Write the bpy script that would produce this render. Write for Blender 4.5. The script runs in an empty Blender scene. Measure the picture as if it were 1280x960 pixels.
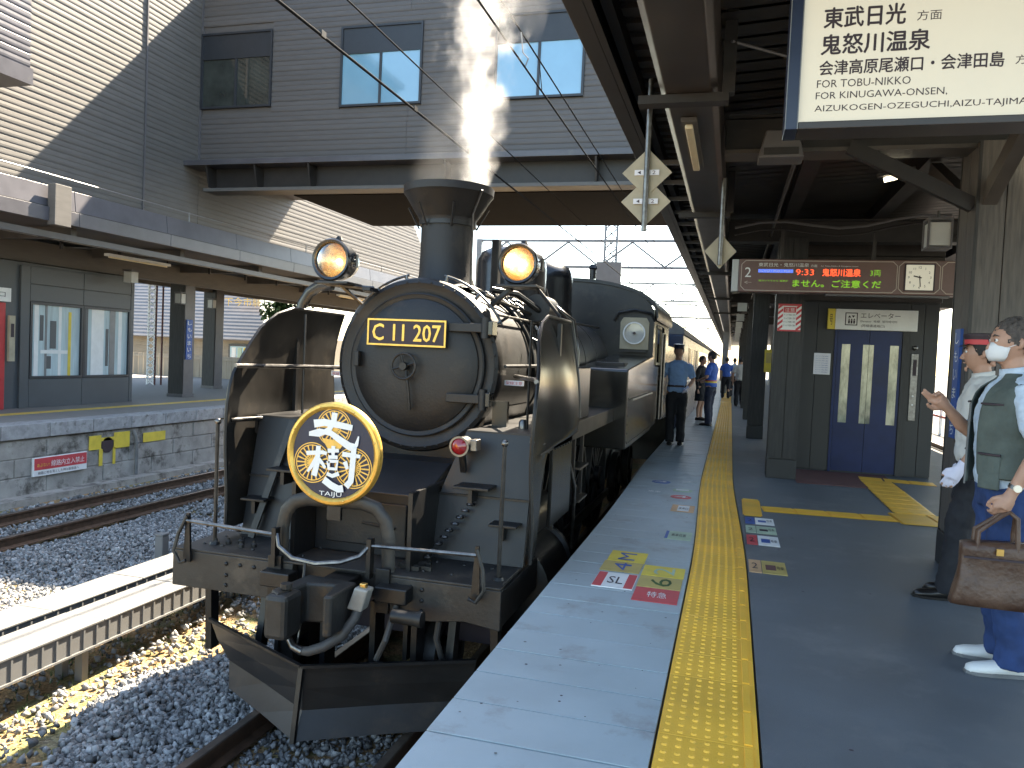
import bpy, bmesh, math, random
import numpy as np
from mathutils import Vector, Matrix, Euler, noise
random.seed(7); RNG = np.random.default_rng(7)
S = bpy.context.scene
COL = S.collection
PI = math.pi
# ---------------------------------------------------------------- camera
cam_d = bpy.data.cameras.new('camera'); cam = bpy.data.objects.new('camera', cam_d); COL.objects.link(cam); S.camera = cam
cam_d.sensor_fit = 'HORIZONTAL'; cam_d.sensor_width = 36; cam_d.lens = 36*975/1280.; cam_d.clip_end = 3000; cam_d.clip_start = .05
def _ray(u, v): return Vector(((u-640)/975., -(v-480)/975., -1.))
_Y = _ray(915, 455).normalized(); _X = -_ray(-2833, 287); _X = (_X - _X.dot(_Y)*_Y).normalized(); _Z = _X.cross(_Y)
cam.matrix_world = Matrix.Translation((0, 0, 1.45)) @ Matrix((_X, _Y, _Z)).to_4x4()
# ---------------------------------------------------------------- light
SUN = Vector((.25, .888, 1.0)).normalized()
W = bpy.data.worlds.new('World'); S.world = W; W.use_nodes = True
nt = W.node_tree; bg = nt.nodes['Background']; sky = nt.nodes.new('ShaderNodeTexSky')
sky.sky_type = 'NISHITA'; sky.sun_disc = False; sky.sun_elevation = math.asin(SUN.z); sky.sun_rotation = math.atan2(SUN.x, SUN.y)
sky.air_density = 1.0; sky.dust_density = 1.0; sky.ozone_density = 1.0
wb = nt.nodes.new('ShaderNodeMix'); wb.data_type = 'RGBA'; wb.blend_type = 'MULTIPLY'; wb.inputs[0].default_value = 1; wb.inputs[7].default_value = (1.02, .98, .88, 1)   # daylight white balance of the whole sky
nt.links.new(sky.outputs[0], wb.inputs[6]); nt.links.new(wb.outputs[2], bg.inputs[0]); bg.inputs[1].default_value = .085
sd = bpy.data.lights.new('sun', 'SUN'); sd.energy = 4.4; sd.angle = math.radians(.53); sd.color = (1, .87, .68)
sun = bpy.data.objects.new('sun', sd); COL.objects.link(sun); sun.rotation_euler = SUN.to_track_quat('Z', 'Y').to_euler(); sun.location = (10, 30, 40)
vs = S.view_settings; vs.view_transform = 'Standard'; vs.look = 'None'; vs.exposure = 3.0; vs.gamma = 1
S.cycles.use_denoising = True; S.cycles.max_bounces = 9; S.cycles.diffuse_bounces = 5; S.cycles.glossy_bounces = 4
S.cycles.transmission_bounces = 6; S.cycles.volume_bounces = 7; S.cycles.volume_step_rate = 1.5; S.cycles.volume_max_steps = 128
S.cycles.sample_clamp_indirect = 8; S.cycles.caustics_reflective = False; S.cycles.caustics_refractive = False
# ---------------------------------------------------------------- materials
MATS = {}
def mat(name, col=(.5, .5, .5), rough=.6, metal=0., var=.12, nscale=6., bump=.0, bscale=40., col2=None, stretch=(1, 1, 1), wear=None, spec=.5, emit=None, estr=0., island=0., trans=0., alpha=1., thr=(.35, .65), coat=0.):
    m = bpy.data.materials.new(name); m.use_nodes = True; t = m.node_tree; n = t.nodes; L = t.links
    b = n['Principled BSDF']; b.inputs['Roughness'].default_value = rough; b.inputs['Metallic'].default_value = metal
    b.inputs['Specular IOR Level'].default_value = spec
    if coat: b.inputs['Coat Weight'].default_value = coat; b.inputs['Coat Roughness'].default_value = .15
    if trans: b.inputs['Transmission Weight'].default_value = trans
    if alpha < 1: b.inputs['Alpha'].default_value = alpha
    g = n.new('ShaderNodeNewGeometry'); mp = n.new('ShaderNodeMapping'); mp.inputs['Scale'].default_value = stretch
    L.new(g.outputs['Position'], mp.inputs['Vector'])
    nz = n.new('ShaderNodeTexNoise'); nz.inputs['Scale'].default_value = nscale; nz.inputs['Detail'].default_value = 6; nz.inputs['Roughness'].default_value = .6
    L.new(mp.outputs[0], nz.inputs['Vector'])
    r = n.new('ShaderNodeValToRGB'); e = r.color_ramp.elements; e[0].position, e[1].position = thr
    c2 = col2 or tuple(min(1, c*(1+var)) for c in col); c1 = tuple(c*(1-var) for c in col) if not col2 else col
    e[0].color = (*c1, 1); e[1].color = (*c2, 1); L.new(nz.outputs['Fac'], r.inputs[0]); out = r.outputs[0]
    if wear:
        wc, ws, wt = wear
        n2 = n.new('ShaderNodeTexNoise'); n2.inputs['Scale'].default_value = ws; n2.inputs['Detail'].default_value = 9; n2.inputs['Roughness'].default_value = .7
        L.new(g.outputs['Position'], n2.inputs['Vector'])
        r2 = n.new('ShaderNodeValToRGB'); r2.color_ramp.elements[0].position = wt; r2.color_ramp.elements[1].position = min(1, wt+.14)
        L.new(n2.outputs['Fac'], r2.inputs[0]); mx = n.new('ShaderNodeMix'); mx.data_type = 'RGBA'
        L.new(r2.outputs[0], mx.inputs[0]); L.new(out, mx.inputs[6]); mx.inputs[7].default_value = (*wc, 1); out = mx.outputs[2]
    if island:
        hs = n.new('ShaderNodeHueSaturation'); mr = n.new('ShaderNodeMapRange'); mr.inputs[3].default_value = 1-island; mr.inputs[4].default_value = 1+island
        oi = n.new('ShaderNodeObjectInfo'); ad = n.new('ShaderNodeMath'); ad.operation = 'ADD'; fr = n.new('ShaderNodeMath'); fr.operation = 'FRACT'
        L.new(g.outputs['Random Per Island'], ad.inputs[0]); L.new(oi.outputs['Random'], ad.inputs[1]); L.new(ad.outputs[0], fr.inputs[0])
        L.new(fr.outputs[0], mr.inputs[0]); L.new(mr.outputs[0], hs.inputs['Value']); L.new(out, hs.inputs['Color']); out = hs.outputs[0]
    L.new(out, b.inputs['Base Color'])
    if rough < .9:
        mr = n.new('ShaderNodeMapRange'); mr.inputs[3].default_value = max(.02, rough*.8); mr.inputs[4].default_value = min(1, rough*1.25)
        L.new(nz.outputs['Fac'], mr.inputs[0]); L.new(mr.outputs[0], b.inputs['Roughness'])
    if bump:
        n3 = n.new('ShaderNodeTexNoise'); n3.inputs['Scale'].default_value = bscale; n3.inputs['Detail'].default_value = 5
        L.new(mp.outputs[0], n3.inputs['Vector']); bp = n.new('ShaderNodeBump'); bp.inputs['Strength'].default_value = bump; bp.inputs['Distance'].default_value = .01
        L.new(n3.outputs['Fac'], bp.inputs['Height']); L.new(bp.outputs[0], b.inputs['Normal'])
    if emit: b.inputs['Emission Color'].default_value = (*emit, 1); b.inputs['Emission Strength'].default_value = estr
    MATS[name] = m; return m
M = {}
M['deckdust'] = mat('dusty_deck_plate', (0.02423, 0.02167, 0.01912), .48, var=.35, nscale=4, bump=.2, wear=((0.0612, 0.04972, 0.03825), 3.2, .52))
M['black'] = mat('loco_black_paint', (0.006375, 0.006375, 0.007125), .40, var=.35, nscale=3, bump=.14, bscale=30, wear=((0.0255, 0.021, 0.01725), 3.5, .54))
M['blackgloss'] = mat('loco_polished_black', (0.012, 0.0126, 0.0138), .24, var=.3, nscale=2.5, bump=.05, bscale=6, wear=((0.036, 0.033, 0.027), 4, .62), stretch=(1, 1, .35), coat=.3)
M['boiler'] = mat('boiler_black_paint', (0.04657, 0.04501, 0.04501), .30, var=.3, nscale=3, bump=.06, bscale=12, wear=((0.1397, 0.1242, 0.1009), 3, .56))
M['soot'] = mat('smokebox_black', (0.01, 0.0096, 0.01), .50, var=.3, nscale=4, bump=.2, bscale=50, wear=((0.0336, 0.0256, 0.0192), 2.6, .55))
M['steel'] = mat('bare_worn_steel', (0.168, 0.162, 0.156), .35, 1., var=.3, nscale=20)
M['darksteel'] = mat('dark_oily_steel', (0.028, 0.0259, 0.0238), .45, .3, var=.4, nscale=12, bump=.1)
M['brass'] = mat('polished_brass', (.78, .50, .16), .28, 1., var=.1)
M['gold'] = mat('gold_paint', (0.7225, 0.442, 0.0935), .3, .55, var=.12, nscale=30)
M['goldflat'] = mat('gold_print', (.80, .48, .10), .45, .2, var=.08, nscale=30)
M['navy'] = mat('navy_enamel', (0.009, 0.01575, 0.045), .3, var=.12)
M['white'] = mat('white_paint', (.80, .80, .78), .5, var=.05)
M['paperwhite'] = mat('white_paper', (.75, .75, .80), .7, var=.04)
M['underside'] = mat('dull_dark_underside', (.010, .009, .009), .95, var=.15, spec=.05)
M['houseclad'] = mat('pale_beige_board', (.30, .26, .205), .75, var=.1, nscale=3)  # lighter beige than the station cladding
M['lens_glass'] = mat('headlamp_glass', (.9, .9, .9), .05, var=.02, trans=1.)
M['reflector'] = mat('amber_reflector', (.80, .48, .16), .26, .85, var=.5, nscale=16, col2=(.85, .72, .48))
M['redlens'] = mat('red_lamp_lens', (.25, .01, .012), .08, var=.1, coat=1)
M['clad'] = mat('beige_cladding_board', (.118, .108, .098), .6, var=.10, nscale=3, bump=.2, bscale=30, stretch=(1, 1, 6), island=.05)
M['clad2'] = mat('overpass_cladding_board', (.108, .098, .094), .55, var=.08, nscale=3, bump=.15, bscale=30, stretch=(1, 1, 6), island=.05)
M['greymetal'] = mat('grey_painted_metal', (0.11, 0.105, 0.11), .42, var=.12, nscale=3)
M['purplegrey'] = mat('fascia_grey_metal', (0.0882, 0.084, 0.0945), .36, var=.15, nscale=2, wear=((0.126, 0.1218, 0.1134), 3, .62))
M['darkmetal'] = mat('dark_brown_steel', (0.022, 0.01848, 0.0176), .5, var=.25, nscale=5, wear=((0.055, 0.0495, 0.044), 6, .66))
M['brownduct'] = mat('brown_sheet_metal', (0.03426, 0.0266, 0.02257), .38, var=.25, nscale=3, wear=((0.124, 0.1116, 0.093), 4, .68))
M['soffit'] = mat('dark_soffit_metal', (0.0216, 0.01728, 0.01548), .5, var=.25, nscale=3)
M['soffitl'] = mat('grey_soffit_metal', (0.085, 0.075, 0.0675), .55, var=.2, nscale=3)
M['wframe'] = mat('window_frame_dark', (0.0275, 0.03, 0.036), .4, var=.1)
M['bluegl'] = mat('sky_painted_glass', (0.2, 0.4, 0.54), .04, 0, var=.06, nscale=1, spec=1., coat=1.)  # sky reflection put into the blue base colour
M['darkgl'] = mat('dark_window_glass', (.035, .040, .035), .05, 0, var=.4, nscale=2, spec=.8)
M['concrete'] = mat('aged_concrete', (0.3341, 0.3139, 0.2835), .85, var=.2, nscale=3, bump=.4, bscale=25, wear=((0.084, 0.075, 0.063), 2.5, .52), island=.05)
M['coping'] = mat('coping_concrete', (0.3276, 0.3276, 0.3276), .8, var=.2, nscale=8, bump=.3, bscale=60, wear=((0.13, 0.1235, 0.1105), 9, .55), island=.1)
M['slab'] = mat('grey_platform_slab', (.335, .395, .42), .42, var=.09, nscale=1.3, bump=.12, bscale=220, wear=((0.2467, 0.252, 0.2572), 2.2, .55), island=.025)
M['asphalt'] = mat('dark_platform_asphalt', (.108, .120, .132), .62, var=.12, nscale=1.6, bump=.35, bscale=260, wear=((.150, .158, .165), 1.3, .52))
M['yellow'] = mat('yellow_tactile_tile', (.88, .485, .045), .5, var=.08, nscale=2.5, bump=.15, bscale=150, wear=((.50, .33, .08), 7, .62), island=.05)
M['yellowline'] = mat('yellow_paint', (.66, .46, .08), .6, var=.15, wear=((.4, .34, .2), 9, .56))
M['redmat'] = mat('red_brown_mat', (.13, .055, .05), .8, var=.15, nscale=8)
M['rail'] = mat('rusty_rail', (0.09, 0.0522, 0.0315), .6, .3, var=.3, nscale=12, bump=.2)
M['railtop'] = mat('worn_rail_head', (0.156, 0.1326, 0.117), .35, .8, var=.2, nscale=12)
M['sleeper'] = mat('concrete_sleeper', (0.1, 0.0875, 0.075), .85, var=.25, nscale=8, bump=.3, wear=((0.05, 0.035, 0.025), 6, .5))
M['stone'] = mat('ballast_stone', (.235, .232, .225), .8, var=.35, nscale=9, bump=.4, bscale=60, island=.62, wear=((0.084, 0.063, 0.0462), 1.7, .60))
M['duct'] = mat('pale_cable_duct', (0.143, 0.143, 0.1407), .6, var=.06, nscale=4, wear=((0.1733, 0.165, 0.1485), 6, .62))
M['wood'] = mat('weathered_dark_wood', (0.0612, 0.05508, 0.051), .6, col2=(0.1377, 0.1224, 0.1102), nscale=5, stretch=(9, 9, .7), bump=.4, bscale=7, thr=(.3, .7))
M['woodd'] = mat('dark_stained_wood', (0.0154, 0.0154, 0.0154), .55, col2=(0.0385, 0.0364, 0.035), nscale=5, stretch=(9, 9, .7), bump=.3, bscale=7)
M['elevwall'] = mat('dark_grey_panel', (0.02475, 0.0253, 0.0264), .5, var=.15, nscale=2)
M['elevblue'] = mat('blue_elevator_paint', (.010, .021, .085), .34, var=.2, nscale=2, spec=.25)
M['boardbrown'] = mat('brown_sign_enamel', (0.15, 0.084, 0.072), .4, var=.08)
M['boardtrim'] = mat('cream_trim', (.5, .42, .36), .5, var=.05)
M['signface'] = mat('lit_sign_face', (.56, .52, .42), .5, var=.02, emit=(1, .93, .76), estr=.040)
M['ink'] = mat('dark_lettering', (.035, .022, .03), .6, var=.05)
M['ledred'] = mat('red_led', (.4, .02, .01), .6, var=.02, emit=(1, .10, .03), estr=.26)
M['ledgreen'] = mat('green_led', (.1, .3, .02), .6, var=.02, emit=(.20, .42, .02), estr=.13)
M['ledblue'] = mat('blue_led', (.03, .06, .4), .6, var=.02, emit=(.10, .17, .62), estr=.18)
M['clockface'] = mat('cream_clock_face', (.72, .68, .56), .5, var=.03, emit=(1, .93, .75), estr=.03)
M['booth'] = mat('grey_booth_panel', (0.0782, 0.085, 0.0918), .45, var=.08, nscale=1.5)
M['curtain'] = mat('pale_blind', (.50, .60, .62), .8, var=.15, nscale=2, stretch=(6, 6, .6))
M['red'] = mat('red_paint', (.48, .03, .035), .45, var=.1)
M['signred'] = mat('red_sign_print', (.55, .06, .07), .5, var=.08)
M['signblue'] = mat('blue_sign_print', (.03, .09, .34), .45, var=.08)
M['signyel'] = mat('yellow_sign_print', (.72, .55, .06), .5, var=.1)
M['ochre'] = mat('ochre_sign_print', (.50, .38, .12), .55, var=.1)
M['orangep'] = mat('faded_orange_print', (.62, .38, .20), .6, var=.1)
M['palegreen'] = mat('pale_green_print', (.42, .52, .38), .6, var=.1)
M['cream'] = mat('cream_plate', (0.39, 0.345, 0.2475), .55, var=.12, nscale=6)
M['lampglass'] = mat('frosted_lantern_glass', (0.504, 0.504, 0.49), .35, var=.05)
M['tube'] = mat('fluorescent_tube_cover', (.80, .70, .48), .4, var=.05)
M['tubelit'] = mat('lit_tube', (.9, .85, .7), .4, var=.02, emit=(1, .88, .62), estr=.8)
M['wire'] = mat('black_wire', (.012, .012, .013), .9, var=.1, spec=.05)
M['wirecop'] = mat('contact_wire', (.10, .085, .07), .4, .5, var=.1)
M['gantry'] = mat('galvanised_steel', (0.187, 0.1925, 0.198), .45, .3, var=.12)
M['insul'] = mat('white_porcelain', (.7, .7, .68), .2, var=.03)
M['skin'] = mat('skin', (0.442, 0.255, 0.1785), .5, var=.08, nscale=12)
M['hairgrey'] = mat('grey_brown_hair', (.075, .062, .055), .7, var=.4, nscale=60, stretch=(1, 1, .3), bump=.6, bscale=160)
M['hairblack'] = mat('black_hair', (.016, .014, .013), .5, var=.4, nscale=60, bump=.5, bscale=160)
M['shirtwhite'] = mat('white_shirt_cloth', (0.595, 0.595, 0.578), .8, var=.05, bump=.5, bscale=14)
M['shirtstripe'] = mat('pale_blue_plaid_cloth', (.50, .60, .72), .8, var=.10, nscale=30, bump=.5, bscale=14)
M['shirtblue'] = mat('light_blue_shirt_cloth', (.26, .42, .72), .8, var=.08, bump=.5, bscale=14)
M['shirtroyal'] = mat('royal_blue_shirt_cloth', (.05, .13, .50), .8, var=.08, bump=.5, bscale=14)
M['vest'] = mat('grey_green_vest_cloth', (.085, .105, .095), .85, var=.2, nscale=10, bump=.8, bscale=22)
M['jeans'] = mat('blue_trouser_cloth', (0.0208, 0.0464, 0.144), .85, var=.2, nscale=9, bump=.7, bscale=16)
M['darktrousers'] = mat('black_trouser_cloth', (.012, .013, .018), .8, var=.15, bump=.6, bscale=14)
M['navytrousers'] = mat('navy_trouser_cloth', (.018, .024, .050), .8, var=.15, bump=.6, bscale=14)
M['shoeblack'] = mat('black_shoe_leather', (.012, .011, .011), .3, var=.1)
M['shoewhite'] = mat('white_shoe_leather', (.72, .72, .70), .5, var=.06)
M['leather'] = mat('brown_bag_leather', (0.068, 0.0336, 0.0208), .42, col2=(0.12, 0.068, 0.044), nscale=9, bump=.5, bscale=40)
M['glove'] = mat('white_glove_cloth', (.70, .70, .85), .8, var=.05)
M['mask'] = mat('white_face_mask', (.75, .76, .78), .8, var=.04)
M['leaf'] = mat('green_foliage', (.05, .10, .025), .7, var=.5, nscale=3, island=.4)
M['bark'] = mat('brown_bark', (.08, .06, .045), .9, var=.3)
M['coach'] = mat('dark_blue_coach_paint', (.018, .032, .075), .28, var=.1)
M['coachroof'] = mat('grey_coach_roof', (.17, .165, .16), .6, var=.15)
M['rooftile'] = mat('grey_roof_tiles', (.20, .195, .20), .7, var=.1, nscale=3)
M['fence'] = mat('beige_fence_board', (.34, .28, .21), .7, var=.12, island=.08, stretch=(1, 1, .2))
M['farwall'] = mat('pale_building_wall', (0.22, 0.209, 0.1925), .8, var=.1)

# ground material: stained soil in a strip beside the track
def ground_mat():
    m = bpy.data.materials.new('stained_track_soil'); m.use_nodes = True; t = m.node_tree; n = t.nodes; L = t.links; b = n['Principled BSDF']
    b.inputs['Roughness'].default_value = .92
    g = n.new('ShaderNodeNewGeometry'); a = n.new('ShaderNodeTexNoise'); a.inputs['Scale'].default_value = 2.2; a.inputs['Detail'].default_value = 8
    L.new(g.outputs['Position'], a.inputs['Vector'])
    r = n.new('ShaderNodeValToRGB'); e = r.color_ramp.elements
    e[0].position = .30; e[0].color = (.115, .12, .045, 1); e[1].position = .72; e[1].color = (.30, .25, .19, 1)
    x = e.new(.42); x.color = (.38, .25, .11, 1); x = e.new(.52); x.color = (.42, .27, .13, 1); x = e.new(.60); x.color = (.24, .22, .08, 1)
    L.new(a.outputs['Fac'], r.inputs[0])
    f = n.new('ShaderNodeTexNoise'); f.inputs['Scale'].default_value = 40; f.inputs['Detail'].default_value = 6; L.new(g.outputs['Position'], f.inputs['Vector'])
    mx = n.new('ShaderNodeMix'); mx.data_type = 'RGBA'; mx.blend_type = 'MULTIPLY'; mx.inputs[0].default_value = .8
    rr = n.new('ShaderNodeValToRGB'); rr.color_ramp.elements[0].position = .35; rr.color_ramp.elements[0].color = (.35, .33, .3, 1); rr.color_ramp.elements[1].position = .6
    L.new(f.outputs['Fac'], rr.inputs[0]); L.new(r.outputs[0], mx.inputs[6]); L.new(rr.outputs[0], mx.inputs[7])
    L.new(mx.outputs[2], b.inputs['Base Color']); bp = n.new('ShaderNodeBump'); bp.inputs['Strength'].default_value = 1; bp.inputs['Distance'].default_value = .03
    L.new(f.outputs['Fac'], bp.inputs['Height']); L.new(bp.outputs[0], b.inputs['Normal']); return m
M['soil'] = ground_mat()
M['earth'] = mat('grey_earth', (0.102, 0.096, 0.087), .9, var=.3, nscale=1.5, bump=.5, bscale=30)

# ---------------------------------------------------------------- mesh helpers
class MB:
    def __init__(s): s.v = []; s.f = []
    def add(s, vs_, fs):
        o = len(s.v); s.v += [tuple(p) for p in vs_]; s.f += [tuple(i+o for i in f) for f in fs]; return s
    def box(s, x0, x1, y0, y1, z0, z1):
        return s.add([(x0, y0, z0), (x1, y0, z0), (x1, y1, z0), (x0, y1, z0), (x0, y0, z1), (x1, y0, z1), (x1, y1, z1), (x0, y1, z1)],
                     [(3, 2, 1, 0), (4, 5, 6, 7), (0, 1, 5, 4), (1, 2, 6, 5), (2, 3, 7, 6), (3, 0, 4, 7)])
    def rings(s, rs, closed=True, cap=True):
        n = len(rs[0]); vs_ = [p for r in rs for p in r]; fs = []
        for i in range(len(rs)-1):
            for j in range(n if closed else n-1):
                k = (j+1) % n; fs.append((i*n+j, i*n+k, (i+1)*n+k, (i+1)*n+j))
        if cap: fs.append(tuple(range(n-1, -1, -1))); fs.append(tuple((len(rs)-1)*n+j for j in range(n)))
        return s.add(vs_, fs)
    def tube(s, pts, r, n=8, cap=True, up=None):
        pts = [Vector(p) for p in pts]; rr = r if isinstance(r, (list, tuple)) else [r]*len(pts); rs = []
        u = None
        for i, p in enumerate(pts):
            d = (pts[min(i+1, len(pts)-1)]-pts[max(i-1, 0)]).normalized()
            if u is None: u = d.cross(Vector((0, 0, 1)) if abs(d.z) < .9 else Vector((1, 0, 0))).normalized()
            else: u = (u-u.dot(d)*d).normalized()
            w = d.cross(u); q = rr[i]; qa, qb = (q if isinstance(q, (list, tuple)) else (q, q))
            rs.append([p+u*math.cos(2*PI*k/n)*qa+w*math.sin(2*PI*k/n)*qb for k in range(n)])
        return s.rings(rs, True, cap)
    def lathe(s, prof, o, axis='z', n=32, cap=True):
        rs = []
        for r, h in prof:
            ring = []
            for k in range(n):
                a = 2*PI*k/n; c, q = r*math.cos(a), r*math.sin(a)
                ring.append({'z': (o[0]+c, o[1]+q, o[2]+h), 'y': (o[0]+c, o[1]+h, o[2]-q), 'x': (o[0]+h, o[1]+c, o[2]+q)}[axis])
            rs.append(ring)
        return s.rings(rs, True, cap)
    def prism(s, poly, a, b, plane='xz'):      # poly extruded between a and b along the missing axis
        def P(p, h): return {'xz': (p[0], h, p[1]), 'yz': (h, p[0], p[1]), 'xy': (p[0], p[1], h)}[plane]
        return s.rings([[P(p, a) for p in poly], [P(p, b) for p in poly]])
    def quad(s, a, b, c, d): return s.add([a, b, c, d], [(0, 1, 2, 3)])
    def bar(s, p, q, w, h=None, upv=(0, 0, 1)):
        p, q = Vector(p), Vector(q); h = h or w; d = (q-p).normalized(); upv = Vector(upv)
        if abs(d.dot(upv)) > .95: upv = Vector((0, 1, 0))
        a = d.cross(upv).normalized(); b = a.cross(d)
        return s.rings([[x+a*i*w/2+b*j*h/2 for i, j in ((-1, -1), (1, -1), (1, 1), (-1, 1))] for x in (p, q)])
    def sphere(s, c, r, n=16, m=10, fn=None):
        rs = []
        rx, ry, rz = r if isinstance(r, (tuple, list)) else (r, r, r)
        for i in range(m+1):
            th = PI*i/m; th = min(max(th, .02), PI-.02)
            rs.append([(c[0]+rx*math.sin(th)*math.cos(2*PI*k/n), c[1]+ry*math.sin(th)*math.sin(2*PI*k/n), c[2]-rz*math.cos(th)) for k in range(n)])
        if fn: rs = [[fn(Vector(p)) for p in r_] for r_ in rs]
        return s.rings(rs)
    def build(s, name, m, parent=None, smooth=False, bevel=0., **tags):
        me = bpy.data.meshes.new(name); me.from_pydata(s.v, [], s.f)
        bm = bmesh.new(); bm.from_mesh(me); bmesh.ops.recalc_face_normals(bm, faces=bm.faces); bm.to_mesh(me); bm.free()
        me.materials.append(M[m] if isinstance(m, str) else m)
        return link(me, name, parent, smooth, bevel, **tags)
def link(me, name, parent=None, smooth=False, bevel=0., **tags):
    o = bpy.data.objects.new(name, me); COL.objects.link(o)
    if smooth:
        for p in me.polygons: p.use_smooth = True
        if smooth != 'all': me.set_sharp_from_angle(angle=math.radians(38))
    if bevel:
        b = o.modifiers.new('bevel', 'BEVEL'); b.width = bevel; b.segments = 2; b.limit_method = 'ANGLE'; b.angle_limit = math.radians(40)
    if parent is not None: adopt(o, parent)
    for k, v in tags.items(): o[k] = v
    return o
def wloc(p):
    v = Vector(p.location)
    return v
def adopt(o, parent):
    o.parent = parent
    base = parent
    while base.parent is not None: base = base.parent
    # children are modelled in world coordinates; undo the translation of the root only on the first level
    o.matrix_parent_inverse = Matrix.Translation(-Vector(parent.location)) if parent.parent is None else Matrix.Identity(4)
def thing(name, loc, label, category, group=None, kind=None):
    o = bpy.data.objects.new(name, None); o.empty_display_size = .2; COL.objects.link(o); o.location = loc
    o['label'] = label; o['category'] = category
    if group: o['group'] = group
    if kind: o['kind'] = kind
    return o
def tag(o, label=None, category=None, group=None, kind=None):
    if label: o['label'] = label
    if category: o['category'] = category
    if group: o['group'] = group
    if kind: o['kind'] = kind
    return o
def struct(name, loc=(0, 0, 0)):
    o = bpy.data.objects.new(name, None); COL.objects.link(o); o.location = loc; o['kind'] = 'structure'; return o
def copy_thing(o, dloc, label=None, rz=0, parent=None):
    c = o.copy(); COL.objects.link(c)
    if parent is None:
        c.location = Vector(o.location)+Vector(dloc); c.rotation_euler = (0, 0, o.rotation_euler.z+rz)
        if label: c['label'] = label
    else: c.parent = parent
    for ch in list(o.children): copy_thing(ch, (0, 0, 0), parent=c)
    return c
def lin(a, b, n): return [a+(b-a)*i/(n-1) for i in range(n)]
def text(s, m, parent, o, ax, up, h=None, w=None, name='lettering', font_space=1., thick=0.0, align='L', maxw=None, bold=0.):
    """flat lettering: o = lower-left corner, ax = reading direction, up = up direction; scaled to height h and/or width w"""
    cu = bpy.data.curves.new('t', 'FONT'); cu.body = s; cu.size = 1; cu.resolution_u = 2; cu.space_character = font_space; cu.extrude = 0
    to = bpy.data.objects.new('t', cu); COL.objects.link(to)
    dg = bpy.context.evaluated_depsgraph_get(); me = bpy.data.meshes.new_from_object(to.evaluated_get(dg)); bpy.data.objects.remove(to)
    if not len(me.vertices): return None
    co = np.empty(len(me.vertices)*3); me.vertices.foreach_get('co', co); co = co.reshape(-1, 3)
    mn, mx = co.min(0), co.max(0); W0, H0 = mx[0]-mn[0], mx[1]-mn[1]
    sy = h/H0 if h else w/W0; sx = w/W0 if w else sy
    ax, up, o = Vector(ax).normalized(), Vector(up).normalized(), Vector(o)
    dx = -mn[0] if align == 'L' else -(mn[0]+mx[0])/2
    A = np.array(ax); U = np.array(up); O = np.array(o)
    new = O+np.outer((co[:, 0]+dx)*sx, A)+np.outer((co[:, 1]-mn[1])*sy, U)
    me.vertices.foreach_set('co', new.ravel()); me.materials.clear(); me.materials.append(M[m]); me.update(); me.name = name
    if bold:       # heavier strokes: the same glyphs again, shifted by a fraction of a stroke, each copy a hair nearer
        bm = bmesh.new(); bm.from_mesh(me); nrm = ax.cross(up)
        for k, (i, j) in enumerate(((1, 0), (-1, 0), (0, 1), (0, -1))):
            g = bmesh.ops.duplicate(bm, geom=bm.verts[:len(co)]+[f for f in bm.faces if all(v.index < len(co) and v.index >= 0 for v in f.verts)][:len(me.polygons)]+[e for e in bm.edges][:len(me.edges)])
            d = ax*i*bold*(h or .1)+up*j*bold*(h or .1)+nrm*.0002*(k+1)
            for v in g['geom']:
                if isinstance(v, bmesh.types.BMVert): v.co += d
        bm.to_mesh(me); bm.free()
    return link(me, name, parent)
# ================================================================ SETTING
XC = -2.43                       # centre line of the locomotive's track
TR2 = -8.90                      # centre line of the far track
TR3 = 6.6
ground = MB().quad((-400, -40, -1.34), (400, -40, -1.34), (400, 900, -1.34), (-400, 900, -1.34)).build('ground', 'earth', kind='structure')
bed = MB().quad((-10.45, -6, -1.235), (-1.35, -6, -1.235), (-1.35, 120, -1.235), (-10.45, 120, -1.235)).build('track_bed', 'soil', kind='structure')
MB().quad((3.9, -6, -1.24), (12, -6, -1.24), (12, 120, -1.24), (3.9, 120, -1.24)).build('far_track_bed', 'earth', kind='structure')
# sky dome is the world; hills far away
# rails
def track(xc, y0, y1, label, words_rail):
    for s in (-1, 1):
        x = xc+s*.5335
        t = thing('rail', (x, 5, -1.19), words_rail[0 if s < 0 else 1], 'rail', 'steel rails')
        MB().prism([(x-.06, -1.19), (x+.06, -1.19), (x+.06, -1.18), (x+.012, -1.155), (x+.012, -1.08), (x+.033, -1.07), (x+.033, -1.048), (x-.033, -1.048), (x-.033, -1.07), (x-.012, -1.08), (x-.012, -1.155), (x-.06, -1.18)], y0, y1).build('rail_web', 'rail', t)
        MB().prism([(x-.033, -1.0475), (x+.033, -1.0475), (x+.028, -1.04), (x-.028, -1.04)], y0, y1).build('rail_head', 'railtop', t)
track(XC, -4, 90, '', ['left rail of the track under the steam locomotive', 'right rail of the locomotive track, beside the near platform edge'])
track(TR2, -4, 90, '', ['far rusty rail beside the opposite platform wall', 'near rusty rail of the empty left-hand track'])
track(TR3, -4, 90, '', ['left rail of the bright track beyond the elevator', 'right rail of the bright track beyond the elevator'])
sl = thing('sleeper', (XC, 0, 0), 'concrete sleeper under the locomotive', 'sleeper', 'sleepers under the locomotive track')
def sleeper(xc, y, label, group):
    t = thing('sleeper', (xc, y, -1.2), label, 'sleeper', group)
    MB().prism([(y-.12, -1.33), (y+.12, -1.33), (y+.10, -1.195), (y-.10, -1.195)], xc-1.0, xc+1.0, 'yz').build('sleeper_block', 'sleeper', t, bevel=.01)
    for s in (-1, 1):
        MB().box(xc+s*.5335-.13, xc+s*.5335-.065, y-.05, y+.05, -1.2, -1.165).box(xc+s*.5335+.065, xc+s*.5335+.13, y-.05, y+.05, -1.2, -1.165).build('rail_clip', 'rail', t)
    return t
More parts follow.
